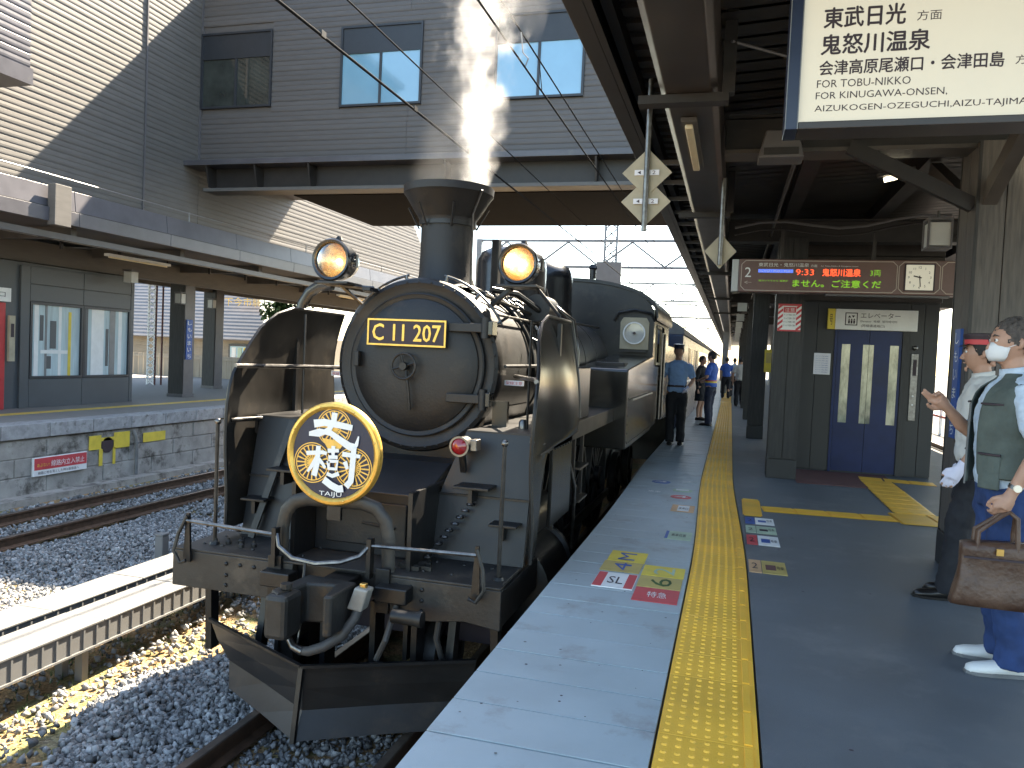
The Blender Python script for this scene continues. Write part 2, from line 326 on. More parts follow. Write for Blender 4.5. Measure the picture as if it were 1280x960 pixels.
bpy.data.objects.remove(sl)
ORD = 'nearest second third fourth fifth sixth seventh eighth ninth tenth eleventh twelfth thirteenth fourteenth fifteenth farthest'.split()
s0 = sleeper(XC, 3.0, 'nearest concrete sleeper between the rails in front of the snow plough', 'sleepers of the locomotive track')
for i in range(1, 4): copy_thing(s0, (0, .6*i, 0), label=['', 'second concrete sleeper in front of the snow plough', 'third sleeper, just below the plough tip', 'fourth sleeper, under the plough itself'][i])
s1 = sleeper(TR2, 6.0, 'nearest concrete sleeper half buried in ballast under the empty left track', 'sleepers of the empty left track')
for i in range(1, 16): copy_thing(s1, (0, .62*i, 0), label=ORD[i]+' concrete sleeper counted along the empty left track')

# ballast: tens of thousands of stones on a gently heaped surface, one object of kind stuff
def ballast():
    vars_ = []
    for k in range(16):
        bm = bmesh.new(); q = RNG.normal(size=(9, 3)); q /= np.linalg.norm(q, axis=1)[:, None]; q *= RNG.uniform(.8, 1.1, (9, 1))*RNG.uniform(.6, 1.15, (1, 3))
        for p in q: bm.verts.new(p)
        bmesh.ops.convex_hull(bm, input=bm.verts); bmesh.ops.triangulate(bm, faces=bm.faces); loose = [v for v in bm.verts if not v.link_faces]
        bmesh.ops.delete(bm, geom=loose, context='VERTS'); bm.verts.index_update(); vars_.append((np.array([v.co[:] for v in bm.verts]), np.array([[v.index for v in f.verts] for f in bm.faces]))); bm.free()
    pts = []
    def strip(x0, x1, y0, y1, dens, size, zf, keep=None):
        n = int((x1-x0)*(y1-y0)*dens); X = RNG.uniform(x0, x1, n); Y = RNG.uniform(y0, y1, n)
        if keep is not None:
            k = RNG.uniform(0, 1, n) < keep(X, Y); X, Y = X[k], Y[k]
        Sz = size*RNG.uniform(.6, 1.35, len(X)); Z = zf(X, Y)+RNG.uniform(-.012, .02, len(X)); pts.append(np.stack([X, Y, Z, Sz], 1))
    mound = lambda X, Y: -1.205+.035*np.sin(X*3.1+1)*np.sin(Y*1.7)+.015*np.sin(Y*5+X*7)
    near = lambda X, Y: np.where((X > -5.5) & (X < -4.1+.25*np.sin(Y*2.3)), .09, 1.)
    strip(-5.6, XC-.58, 2.6, 9.5, 2300, .026, mound, near)
    strip(XC-.48, XC+.48, 2.6, 5.6, 1000, .024, lambda X, Y: -1.225+0*X)
    strip(XC+.58, -1.4, 2.6, 5.5, 800, .025, mound)
    strip(-8.25, -5.6, 3.6, 10, 1350, .027, lambda X, Y: -1.20+.05*np.sin(X*2)*np.sin(Y*1.3))
    strip(-8.25, -3.9, 10, 22, 420, .033, lambda X, Y: -1.20+0*X)
    strip(TR2-.47, TR2+.47, 5.5, 16, 560, .028, lambda X, Y: -1.215+0*X)
    strip(-10.2, TR2-.6, 6, 17, 330, .033, lambda X, Y: -1.215+0*X)
    P = np.concatenate(pts); n = len(P); which = RNG.integers(0, len(vars_), n); AV, AF, off = [], [], 0
    for w, (v0, f0) in enumerate(vars_):
        Q = P[which == w]; m_ = len(Q); ang = RNG.uniform(0, 2*PI, (m_, 3)); c, s_ = np.cos(ang), np.sin(ang)
        Rz = np.zeros((m_, 3, 3)); Rz[:, 0, 0] = c[:, 0]; Rz[:, 0, 1] = -s_[:, 0]; Rz[:, 1, 0] = s_[:, 0]; Rz[:, 1, 1] = c[:, 0]; Rz[:, 2, 2] = 1
        Rx = np.zeros((m_, 3, 3)); Rx[:, 1, 1] = c[:, 1]; Rx[:, 1, 2] = -s_[:, 1]; Rx[:, 2, 1] = s_[:, 1]; Rx[:, 2, 2] = c[:, 1]; Rx[:, 0, 0] = 1
        V = np.einsum('nij,kj->nki', Rz@Rx, v0)*Q[:, 3][:, None, None]*1.12+Q[:, None, :3]
        AV.append(V.reshape(-1, 3)); AF.append((f0[None]+(np.arange(m_)*len(v0))[:, None, None]).reshape(-1, 3)+off); off += m_*len(v0)
    V = np.concatenate(AV); F = np.concatenate(AF); nf = len(F)
    me = bpy.data.meshes.new('ballast'); me.vertices.add(len(V)); me.vertices.foreach_set('co', V.ravel())
    me.loops.add(nf*3); me.loops.foreach_set('vertex_index', F.ravel().astype(np.int32)); me.polygons.add(nf)
    me.polygons.foreach_set('loop_start', np.arange(0, nf*3, 3, dtype=np.int32)); me.update(calc_edges=True)
    me.materials.append(M['stone']); link(me, 'ballast', kind='stuff')
ballast()
# weeds beside the cable duct
def weeds():
    m = MB()
    for k in range(420):
        x = random.uniform(-5.3, -4.1); y = random.uniform(4.2, 6.6); h = random.uniform(.02, .06); a = random.uniform(0, 6.3)
        m.add([(x, y, -1.23), (x+.012*math.cos(a), y+.012*math.sin(a), -1.23), (x+.03*math.cos(a+1), y+.03*math.sin(a+1), -1.23+h)], [(0, 1, 2)])
    m.build('weeds', 'leaf', kind='stuff')
weeds()

# ---------------------------------------------------------------- near platform
pf = struct('platform')
EDGE = -1.05
def _ss(y, a, b): q = min(1, max(0, (y-a)/(b-a))); return q*q*(3-2*q)
def edge_x(y): return EDGE-.07*_ss(y, 6.5, 12)
def yl(y): return max(-.35, -.205-.09*_ss(y, 5.5, 10.5)-.0014*max(0, y-10))
def yr(y): return yl(y)+(.385 if y < 9.2 else .385)
body = MB()
body.box(-.99, 3.7, -3, 95, -1.3, -.02)
body.build('platform_body', 'concrete', pf)
MB().quad((-1.02, -3, -.0185), (3.72, -3, -.0185), (3.72, 95, -.0185), (-1.02, 95, -.0185)).build('platform_joint_fill', 'darkmetal', pf)
asph = MB()
ys = [-3]+[1+.5*i for i in range(34)]+[25, 40, 60, 95]
for a, b in zip(ys[:-1], ys[1:]):
    asph.box(0, 1, a, b, -.016, .0)
    k = len(asph.v)-8
    for j in range(8):
        x, y, z = asph.v[k+j]; asph.v[k+j] = ((yr(y)+.006) if x == 0 else 3.72, y, z)
asph.build('asphalt_surface', 'asphalt', pf)
# edge slabs, every slab its own piece
y = 1.55; i = 0
slab_me = {}
while y < 34:
    d = .30 if y < 20 else .6
    e0, e1, l0, l1 = edge_x(y), edge_x(y+d), yl(y)-.006, yl(y+d)-.006
    g = .0035 if (i % 3) else .006; dz = random.uniform(-.0015, .001)
    m = MB(); m.v = [(e0, y+g, -.13), (l0, y+g, -.13), (l1, y+d-g, -.13), (e1, y+d-g, -.13), (e0, y+g, dz), (l0, y+g, dz), (l1, y+d-g, dz), (e1, y+d-g, dz)]
    m.f = [(3, 2, 1, 0), (4, 5, 6, 7), (0, 1, 5, 4), (1, 2, 6, 5), (2, 3, 7, 6), (3, 0, 4, 7)]
    m.build('edge_slab', 'slab', pf, bevel=.002 if y < 9 else 0); y += d; i += 1
MB().box(-1.12, -.36, 34, 95, -.13, 0).box(EDGE, -.22, -3, 1.55, -.13, 0).build('edge_strip', 'slab', pf)
# tactile paving: each tile with raised dots and a line bar on the inner side
def tile_mesh(w, d):
    m = MB(); m.box(0, w, .001, d-.001, -.016, .003)
    nx, ny = 6, 5
    for a in range(nx):
        for b in range(ny):
            cx_, cy_ = .03+a*(w-.115)/(nx-1), d*(b+.5)/ny; r = .0125
            rs = [[(cx_+q*math.cos(k*PI/4), cy_+q*math.sin(k*PI/4), z) for k in range(8)] for q, z in ((r, .003), (r*.62, .0085))]
            m.rings(rs, True, True)
    m.box(w-.052, w-.022, .012, d-.012, .003, .0085)
    me = bpy.data.meshes.new('tactile_tile'); me.from_pydata(m.v, [], m.f); me.materials.append(M['yellow']); return me
tmesh = tile_mesh(.375, .30)
y = 1.55
while y < 30:
    o = link(tmesh, 'tactile_tile', pf); o.location = (yl(y+.15)+.005, y, random.uniform(-.0006, .0006)); o.rotation_euler.z = math.atan2(yl(y)-yl(y+.3), .3); y += .30
MB().box(-.345, .04, 30, 95, -.016, .003).build('tactile_strip', 'yellow', pf)
# cross strips to the elevator: square warning tile and guide bars
def guide(p, q, w, n, name='guide_bar_tile', long=True):
    p, q = Vector(p), Vector(q); L_ = (q-p).length; d = (q-p).normalized(); a = Vector((-d.y, d.x, 0))
    k = max(1, round(L_/.30))
    for i in range(k):
        A = p+d*(L_*i/k+.002); B = p+d*(L_*(i+1)/k-.002); m = MB()
        m.rings([[tuple(x+a*s*w/2+Vector((0, 0, z))) for s, z in ((-1, -.01), (1, -.01), (1, .004), (-1, .004))] for x in (A, B)])
        for j in range(n):
            off = (j+.5)/n*w-w/2
            m.rings([[tuple(x+a*(off+s*w*.16/1)+Vector((0, 0, z))) if n > 1 else tuple(x) for s, z in ((-1, .004), (1, .004), (.6, .009), (-.6, .009))] for x in (A+d*.012, B-d*.012)])
        m.build(name, 'yellow', pf)
guide((.175, 8.28, 0), (.36, 8.28, 0), .86, 6)
guide((.37, 8.24, 0), (1.62, 8.34, 0), .27, 4)
guide((1.62, 8.40, 0), (2.35, 8.44, 0), .52, 6)
guide((1.87, 8.72, 0), (1.89, 11.1, 0), .36, 5)
guide((1.70, 11.27, 0), (2.62, 11.20, 0), .28, 4)
MB().box(.86, 2.1, 10.35, 11.72, -.002, .006).build('red_floor_mat', 'redmat', pf)
def floor_spots():
    for mt, n, seed, c in (('gumlight', 70, 3, 1), ('ink', 55, 5, 1)):
        r_ = random.Random(seed); m = MB()
        for k in range(n):
            x = r_.uniform(.25, 3.2); y = r_.uniform(2.2, 11); r = r_.uniform(.004, .012)
            m.add([(x+r*(1+r_.uniform(-.3, .3))*math.cos(a), y+r*(1+r_.uniform(-.3, .3))*math.sin(a), .0012) for a in [2*PI*q/8 for q in range(8)]], [tuple(range(8))])
            if k % 2: x = r_.uniform(-1.0, -.25); m.add([(x+r*.7*math.cos(a), y+r*.7*math.sin(a), .0022) for a in [2*PI*q/8 for q in range(8)]], [tuple(range(8))])
        m.build('floor_spots', mt, kind='stuff')
M['gumlight'] = mat('pale_gum_spot', (.15, .15, .15), .8)
floor_spots()
# floor stickers (each a thin sheet of its own with lettering)
def sticker(name, x0, x1, y0, y1, mt, label, marks=(), group='boarding marks stuck on the platform', z=.0045):
    t = thing(name, ((x0+x1)/2, (y0+y1)/2, 0), label, 'floor marking', group)
    MB().box(x0, x1, y0, y1, .0005, z).build('marking_sheet', mt, t)
    for mk in marks:
        if mk[0] == 'r': MB().box(mk[1], mk[2], mk[3], mk[4], z, z+.0012).build('colour_band', mk[5], t)
        else:            # ('t', text, x, y, h, w, material, turn)
            _, s, x, y_, h, w, mm, turn = mk
            ax, up = ((0, 1, 0), (-1, 0, 0)) if turn else ((1, 0, 0), (0, 1, 0))
            text(s, mm, t, (x, y_, z+.0025), ax, up, h=h, w=w)
    return t
sticker('floor_marking', -.79, -.525, 5.56, 5.86, 'signyel', 'yellow floor plate with a blue letter M, left column of plates', [('t', 'M', -.60, 5.60, .12, .20, 'signblue', 1)])
sticker('floor_marking', -.80, -.530, 5.285, 5.55, 'ochre', 'ochre floor plate with a blue figure 4 below the yellow M plate', [('t', '4', -.60, 5.32, .12, .19, 'signblue', 1)])
sticker('floor_marking', -.79, -.53, 4.89, 5.24, 'white', 'white floor plate with red side bands and a black SL emblem', [('r', -.788, -.73, 4.9, 5.23, 'signred'), ('r', -.588, -.532, 4.9, 5.23, 'signred'), ('t', 'SL', -.705, 4.98, .16, .10, 'ink', 0)])
sticker('floor_marking', -.515, -.235, 5.28, 5.54, 'signyel', 'yellow floor plate with a green figure 2, right column of plates', [('t', '2', -.30, 5.32, .14, .17, 'palegreen', 1)])
sticker('floor_marking', -.515, -.238, 5.0, 5.265, 'ochre', 'ochre floor plate with a green figure 6 below the yellow 2 plate', [('t', '6', -.30, 5.04, .14, .18, 'leaf', 1)])
sticker('floor_marking', -.512, -.24, 4.70, 4.985, 'signred', 'faded red floor plate with thin white letters, lowest of its column', [('t', '特急', -.43, 4.78, .12, .12, 'white', 0)])
sticker('floor_marking', -.46, -.245, 6.44, 6.75, 'palegreen', 'pale green sticker with dark left band between the yellow plates and the round marks', [('r', -.459, -.435, 6.45, 6.74, 'signblue'), ('t', '乗車位置', -.41, 6.55, .1, .12, 'ink', 0)])
sticker('floor_marking', -.50, -.28, 7.66, 8.02, 'orangep', 'orange and white sticker beside the tactile strip', [('r', -.44, -.33, 7.7, 7.98, 'white'), ('t', '乗車口', -.43, 7.78, .1, .09, 'ink', 0)])
def disc_mark(x, y, m1, label, m2, s):
    t = thing('round_floor_marking', (x, y, 0), label, 'floor marking', 'round boarding marks')
    MB().lathe([(.11, .0005), (.11, .0045)], (x, y, 0), n=28).build('marking_disc', m1, t)
    text(s, m2, t, (x-.07, y-.05, .007), (1, 0, 0), (0, 1, 0), h=.10, w=.14)
disc_mark(-.74, 9.45, 'signblue', 'round blue floor mark nearest the locomotive', 'white', '3')
disc_mark(-.44, 9.60, 'slab', 'round grey floor mark beside the tactile strip', 'white', '2')
disc_mark(-.75, 8.70, 'slab', 'worn round floor mark with white letters', 'white', '乗車')
disc_mark(-.46, 8.95, 'palegreen', 'round green floor mark beside the tactile strip', 'white', '1')
disc_mark(-.45, 8.50, 'signred', 'small faded red round floor mark', 'white', '4')
def rsticker(y0, y1, a, b, label, ym):
    x0, x1 = .195, .45; t = sticker('floor_marking', x0, x0+.085, y0, y1, a, label, [])
    MB().box(x0+.09, x1, y0, y1, .0005, .0045).build('marking_sheet', b, t)
    MB().box(x0+.115, x0+.185, y0+.10, y1-.12, .0045, .0057).build('printed_block', ym, t)
    text('2', 'ink', t, (x0+.02, y0+.1, .007), (1, 0, 0), (0, 1, 0), h=y1-y0-.2, w=.04); text('号車', 'ink', t, (x0+.19, y0+.12, .007), (1, 0, 0), (0, 1, 0), h=.1, w=.05)
rsticker(7.42, 7.72, 'signblue', 'white', 'blue and white sticker tucked against the yellow square', 'signblue')
rsticker(7.02, 7.32, 'palegreen', 'palegreen', 'pale green sticker, second below the yellow square', 'ink')
rsticker(6.56, 6.92, 'signred', 'white', 'white sticker with pink border, third below the yellow square', 'signblue')
rsticker(5.68, 6.04, 'orangep', 'ochre', 'orange sticker standing apart nearest the camera', 'redmat')

# ---------------------------------------------------------------- opposite platform
p2 = struct('opposite_platform'); EX = -10.65
MB().box(-24, EX-.42, 0, 60, -1.3, 0).build('platform_surface', 'farwall', p2)
MB().box(EX-.40, EX-.08, 0, 60, -1.3, -.25).build('platform_core', 'concrete', p2)
y = 3.0
while y < 26:                                    # coping stones and wall blocks
    MB().box(EX-.42, EX, y+.006, y+.894, -.23, random.uniform(-.004, .002)).build('coping_stone', 'coping', p2, bevel=.012)
    y += .9
MB().box(EX-.42, EX, 26, 60, -.23, 0).build('coping_strip', 'coping', p2)
for r in range(3):
    z0 = -1.14+r*.295; y = 3.0-.6*(r % 2)
    while y < 24:
        MB().box(EX-.25, EX-.06+random.uniform(-.008, .008), y+.006, y+1.19, z0+.005, z0+.289).build('wall_block', 'concrete', p2, bevel=.012); y += 1.2
MB().box(EX-.1, EX+.25, 0, 60, -1.3, -1.13).build('wall_footing', 'concrete', p2)
MB().box(-12.25, -12.0, 0, 60, -.001, .006).build('tactile_strip', 'yellowline', p2)
# yellow paint patches
for a, b, c, d, n in ((11.05, 11.9, -.55, -.30, 'yellow_paint_patch'), (12.0, 12.55, -.46, -.32, 'yellow_paint_patch')):
    pass
tp = thing('painted_mark', (EX, 11.3, -.5), 'flaking yellow paint patch with a dark hole and drips on the platform wall', 'wall marking')
for a, b, c, d in ((11.05, 11.32, -.56, -.31), (11.62, 12.0, -.58, -.29), (11.32, 11.62, -.42, -.36), (11.28, 11.36, -.86, -.56), (11.60, 11.66, -.86, -.56)):
    MB().box(EX-.05, EX-.044+.002, a, b, c, d).build('paint_patch', 'signyel', tp)
MB().lathe([(.14, 0), (.14, .008)], (EX-.05, 11.47, -.50), 'x', 14).build('drain_hole', 'ink', tp)
tp = thing('painted_mark', (EX, 12.5, -.5), 'small yellow paint rectangle right of the flaking patch on the wall', 'wall marking')
MB().box(EX-.05, EX-.042, 12.35, 12.95, -.54, -.36).build('paint_patch', 'signyel', tp)
tp = thing('drain_pipe', (EX, 12.15, -.8), 'grey drain pipe fixed down the opposite platform wall', 'pipe')
MB().tube([(EX-.01, 12.15, -1.12), (EX-.01, 12.15, -.62), (EX-.01, 12.13, -.42), (EX-.06, 12.1, -.28)], .03, 8).build('pipe', 'gantry', tp, smooth=True)
MB().lathe([(.045, 0), (.045, .05)], (EX-.01, 12.15, -.55), 'z', 12).build('pipe_collar', 'gantry', tp)
# warning sign on the wall
def wall_sign():
    y0, y1, z0, z1 = 9.9, 11.0-.03, -.86, -.56
    t = thing('warning_sign', (EX, 10.4, -.7), 'red and white trespass warning sign on the opposite platform wall', 'sign')
    MB().box(EX-.05, EX-.005, y0, y1, z0, z1).build('sign_panel', 'white', t, bevel=.004)
    MB().box(EX-.005, EX-.002, y0+.01, y1-.01, z0+.10, z1-.01).build('red_field', 'signred', t)
    text('あぶない!', 'signyel', t, (EX-.0005, y0+.06, z0+.15), (0, 1, 0), (0, 0, 1), h=.055, w=.24)
    text('線路内立入禁止', 'white', t, (EX-.0005, y0+.33, z0+.135), (0, 1, 0), (0, 0, 1), h=.10, w=.68)
    text('線路に物を落とした時は駅係員へ', 'ink', t, (EX-.0015, y0+.08, z0+.025), (0, 1, 0), (0, 0, 1), h=.05, w=.82)
    return t
wall_sign()

# booth on the opposite platform
def booth():
    X = -13.0; t = thing('waiting_booth', (X, 13, 0), 'grey panelled booth with a curtained window on the opposite platform', 'booth')
    MB().box(X-2.6, X-.05, 10.9, 14.55, 0, 2.78).build('booth_core', 'booth', t)
    # front panels around the window opening
    for i, (a, b) in enumerate(((11.72, 12.0-.08), (14.53, 14.62))): MB().box(X-.05, X, a, b, 0, 2.72).build('wall_panel', 'booth', t, bevel=.004)
    for a, b in ((11.93, 13.2), (13.21, 14.52)):
        MB().box(X-.05, X-.004, a, b, 0, .55).build('wall_panel', 'booth', t, bevel=.004); MB().box(X-.05, X-.004, a, b, 2.06, 2.38).build('wall_panel', 'booth', t, bevel=.004)
        MB().box(X-.05, X-.004, a, b, 2.39, 2.72).build('wall_panel', 'booth', t, bevel=.004)
        w = MB().box(X-.04, X+.01, a, a+.05, .56, 2.05).box(X-.04, X+.01, b-.05, b, .56, 2.05).box(X-.04, X+.01, a+.05, b-.05, .56, .61).box(X-.04, X+.01, a+.05, b-.05, 2.0, 2.05).build('window', 'wframe', t)
        MB().box(X-.042, X-.036, a+.05, b-.05, .61, 2.0).build('pane', 'curtain', w)
    # blinds, frame and equipment seen behind the glass
    for yy, wd, mt in ((12.05, .10, 'white'), (12.30, .05, 'gantry'), (12.62, .07, 'white'), (12.86, .07, 'signyel'), (13.3, .06, 'booth'), (13.45, .34, 'white'), (13.95, .16, 'gantry'), (14.2, .10, 'white')):
        MB().box(X-.035, X-.030, yy, yy+wd, .61, 2.0 if mt != 'signyel' else 1.9).build('blind', mt, t)
    MB().box(X-.034, X-.026, 12.2, 12.85, 1.05, 1.12).build('blind_rail', 'white', t)
    for q in ((12.18, 12.26, 1.3, 1.8), (12.42, 12.56, 1.15, 1.7), (12.35, 12.45, .75, 1.0), (13.85, 13.92, .8, 1.6)): MB().box(X-.033, X-.027, *q).build('painted_reflection', 'booth', t)  # dark panels painted in as reflections on the window
    return t
booth()
t = thing('red_vending_machine', (-13.0, 11.2, 0), 'red cabinet at the far left beside the grey booth', 'cabinet')
MB().box(-13.6, -12.95, 10.2, 11.36, 0, 1.98).build('cabinet_body', 'red', t, bevel=.01); MB().box(-12.95, -12.9, 11.40, 11.52, .9, 1.75).build('control_strip', 'cream', t); MB().box(-12.9, -12.89, 11.43, 11.49, 1.35, 1.6).build('display', 'ink', t)
t = thing('hanging_sign', (-12.9, 11.2, 2.2), 'small white sign above the red cabinet at the left', 'sign')
MB().box(-12.95, -12.9, 10.4, 11.42, 2.0, 2.25).build('sign_panel', 'white', t); text('出口', 'ink', t, (-12.897, 11.0, 2.08), (0, 1, 0), (0, 0, 1), h=.1, w=.3)
def post(x, y, w, h, label, m='woodd', m2='greymetal', sign=True):
    t = thing('platform_column', (x, y, 0), label, 'column', 'columns of the opposite platform')
    MB().box(x-w/2, x+w/2, y-w/2, y+w/2, 0, h).build('shaft', m, t, bevel=.01)
    MB().box(x+w/2, x+w/2+.012, y-w/2+.03, y+w/2-.03, .08, h-.1).build('painted_lit_side', m2, t)  # lighter sheet on one face: the lit side put into the colour
    MB().box(x-w/2-.012, x+w/2+.018, y-w/2-.012, y+w/2+.012, 0, .08).build('plinth', 'greymetal', t)
    return t
post(-13.42, 16.75, .42, 3.1, 'nearer dark column with its lit side painted lighter on the opposite platform')
post(-15.30, 20.5, .42, 3.1, 'farther dark column behind the first on the opposite platform')
def vsign(x, y, z0, z1, w, s, facing, label, mt='signblue'):
    t = thing('station_name_sign', (x, y, z0), label, 'sign')
    n = Vector(facing); ax = Vector((-n.y, n.x, 0)); o = Vector((x, y, 0))
    a, b = o-ax*w/2, o+ax*w/2
    m = MB(); q = [a, b, b+n*.02, a+n*.02]; m.rings([[(p.x, p.y, z0) for p in q], [(p.x, p.y, z1) for p in q]]); m.build('sign_plate', mt, t)
    k = len(s); hh = (z1-z0)/k
    for i, ch in enumerate(s):
        c = o+n*.0225-ax*w*.32; text(ch, 'white', t, (c.x, c.y, z1-hh*(i+.82)), ax, (0, 0, 1), h=hh*.62, w=w*.64)
vsign(-13.19, 16.72, .95, 1.95, .22, 'しもいまいち', (1, 0, 0), 'blue vertical station name sign on the opposite platform column')
def lantern(x, y, z, label, w=.2, h=.25, group='white lanterns'):
    t = thing('lantern', (x, y, z), label, 'lamp', group)
    MB().box(x-w/2+.012, x+w/2-.012, y-w/2+.012, y+w/2-.012, z+.01, z+h-.02).build('lamp_glass', 'lampglass', t)
    f = MB()
    for a in (-1, 1):
        for b in (-1, 1): f.box(x+a*(w/2-.008)-.008, x+a*(w/2-.008)+.008, y+b*(w/2-.008)-.008, y+b*(w/2-.008)+.008, z, z+h)
    f.build('lamp_frame', 'greymetal', t); MB().box(x-w/2, x+w/2, y-w/2, y+w/2, z+h, z+h+.02).build('lamp_cap', 'greymetal', t); MB().box(x-w/2, x+w/2, y-w/2, y+w/2, z-.015, z).build('lamp_base', 'greymetal', t)
    MB().tube([(x, y, z+h+.02), (x, y, z+h+.09)], .012, 6).build('hanger', 'darkmetal', t)
lantern(-13.05, 16.2, 2.32, 'white lantern on the nearer opposite column', .2, .26)
lantern(-15.0, 20.0, 2.42, 'white lantern on the farther opposite column', .2, .26)

# canopy of the opposite platform
def canopy_left():
    t = thing('opposite_canopy', (-12, 12, 3.2), 'grey canopy roof with layered fascia over the opposite platform', 'canopy')
    y0 = 4.
    for k in range(16):
        a = y0+k*2.2; b = a+2.19
        MB().prism([(-10.64, 3.24), (-10.56, 3.24), (-10.56, 3.46), (-10.64, 3.46)], a, b).build('fascia_panel', 'purplegrey', t, bevel=.004)
        MB().prism([(-10.72, 3.48), (-10.64, 3.48), (-10.68, 3.82), (-10.76, 3.82)], a, b).build('fascia_upper_panel', 'purplegrey', t, bevel=.004)
    MB().box(-10.70, -10.63, y0, y0+35, 3.455, 3.485).build('fascia_groove', 'darkmetal', t)
    MB().prism([(-10.66, 3.26), (-17, 3.36), (-17, 3.9), (-10.76, 3.80)], y0, 50).build('roof_slab', 'soffitl', t)
    MB().box(-10.95, -10.85, y0, 45, 3.02, 3.12).build('edge_beam', 'greymetal', t)
    MB().box(-13.3, -13.1, y0, 45, 2.80, 3.22).build('long_beam', 'clad', t); MB().box(-15.4, -15.2, y0, 45, 2.9, 3.2).build('long_beam', 'soffitl', t)
    for k in range(14): MB().box(-17, -10.9, y0+1.3+k*2.73, y0+1.42+k*2.73, 3.08, 3.28).build('cross_beam', 'soffitl', t)
    for k in range(24):
        MB().box(-11.9, -11.86, y0+.5+k*1.4, y0+.55+k*1.4, 3.0, 3.26).build('conduit_clip', 'darkmetal', t)
    MB().tube([(-11.6, y0, 3.12), (-11.6, 44, 3.12)], .02, 6).build('conduit', 'gantry', t)
    MB().box(-10.6, -10.45, 10.0, 10.32, 3.18, 3.83).build('fascia_bracket', 'clad', t, bevel=.006)
    return t
canopy_left()
t = thing('guy_wire', (-10.7, 12, 4), 'thin pale wire stretched above the opposite canopy edge', 'wire')
MB().tube([(-10.72, 6.5, 4.02), (-10.72, 40, 3.92)], .012, 6).build('wire_strand', 'gantry', t)
for k in range(5): MB().tube([(-10.72, 9+k*4.5, 3.8), (-10.72, 9+k*4.5, 4.02)], .012, 6).build('wire_post', 'gantry', t)
for i, (y, lb) in enumerate(((13.9, 'white box lamp and tube under the opposite canopy, above the booth'), (23, 'tube lamp under the opposite canopy beyond the columns'))):
    t = thing('tube_lamp', (-11.6, y, 2.9), lb, 'lamp')
    MB().box(-11.66, -11.54, y-1.6, y+.1, 2.98, 3.03).build('lamp_body', 'white', t); MB().tube([(-11.6, y-1.55, 2.965), (-11.6, y+.05, 2.965)], .016, 8).build('tube', 'tube', t)
t = thing('emergency_lamp', (-12.6, 14, 2.7), 'small white box lamp hanging over the booth corner', 'lamp')
MB().box(-12.65, -12.45, 13.9, 14.1, 2.62, 2.85).build('lamp_glass', 'lampglass', t); MB().box(-12.67, -12.43, 13.88, 14.12, 2.86, 2.9).build('lamp_cap', 'greymetal', t)

# ---------------------------------------------------------------- station building (left wall) and overpass
WX = -12.8; OY = 16.4
def board(m, x0, x1, y0, y1, z0, h, plane):
    """one lapped cladding board; its lower edge stands proud"""
    pr_ = [(-.02, .003), (.005, .004), (.0135, h*.14), (.0145, h*.30), (.009, h*.50), (.004, h*.515), (.004, h*.53), (.010, h*.62), (.0105, h*.74), (.006, h-.004), (.004, h), (-.02, h)]
    if plane == 'x': m.prism([(x0+a, z0+b) for a, b in pr_], y0, y1)
    else: m.prism([(y0-a, z0+b) for a, b in pr_], x0, x1, 'yz')
    return m
def station():
    t = thing('station_building', (WX, 10, 3.8), 'tall beige clad station building wall above the opposite canopy', 'building')
    MB().box(-19, WX-.02, 5, OY+4.35, 3.8, 11.3).build('wall_core', 'clad', t)
    MB().prism([(OY+4.35, 3.8), (31.2, 3.8), (31.2, 5.4), (30.7, 5.85), (29.3, 6.9), (27.5, 8.3), (OY+4.35, 8.3)], -19, WX-.02, 'yz').build('wing_core', 'clad', t)
    z = 3.8; i = 0
    while z < 11.25:
        segs = [(6.0, 14.55), (14.565, OY+.0)]; 
        for a, b in segs: board(MB(), WX, 0, a, b, z, .235, 'x').build('cladding_board', 'clad', t)
        if z < 8.0: board(MB(), WX, 0, OY+.01, min(31.2, 31.2-(z-5.2)*1.25), z, .235, 'x').build('cladding_board', 'clad', t)
        z += .235
    # projecting bay at the upper left, its shade put into the darker grey colour
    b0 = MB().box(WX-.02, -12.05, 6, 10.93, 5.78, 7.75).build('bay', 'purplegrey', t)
    z = 6.05
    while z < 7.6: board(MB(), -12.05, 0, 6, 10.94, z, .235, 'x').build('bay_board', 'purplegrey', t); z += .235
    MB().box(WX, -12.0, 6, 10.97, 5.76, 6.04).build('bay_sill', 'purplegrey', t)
    MB().box(WX, -11.9, 6, 11.0, 7.76, 7.9).build('bay_shade_eave', 'purplegrey', t)  # eave out of view, added to shade the bay
    MB().box(WX-.02, WX+.045, 14.53, 14.57, 3.8, 11.3).build('vertical_joint', 'greymetal', t)
    MB().box(WX-.1, WX+.1, 14.6, OY-.05, 3.8, 3.85).build('flashing', 'greymetal', t)
    MB().box(-19, WX+.25, 5, OY+4.35, 11.3, 11.5).build('roof_slab', 'greymetal', t)
station()
OT = 9.80
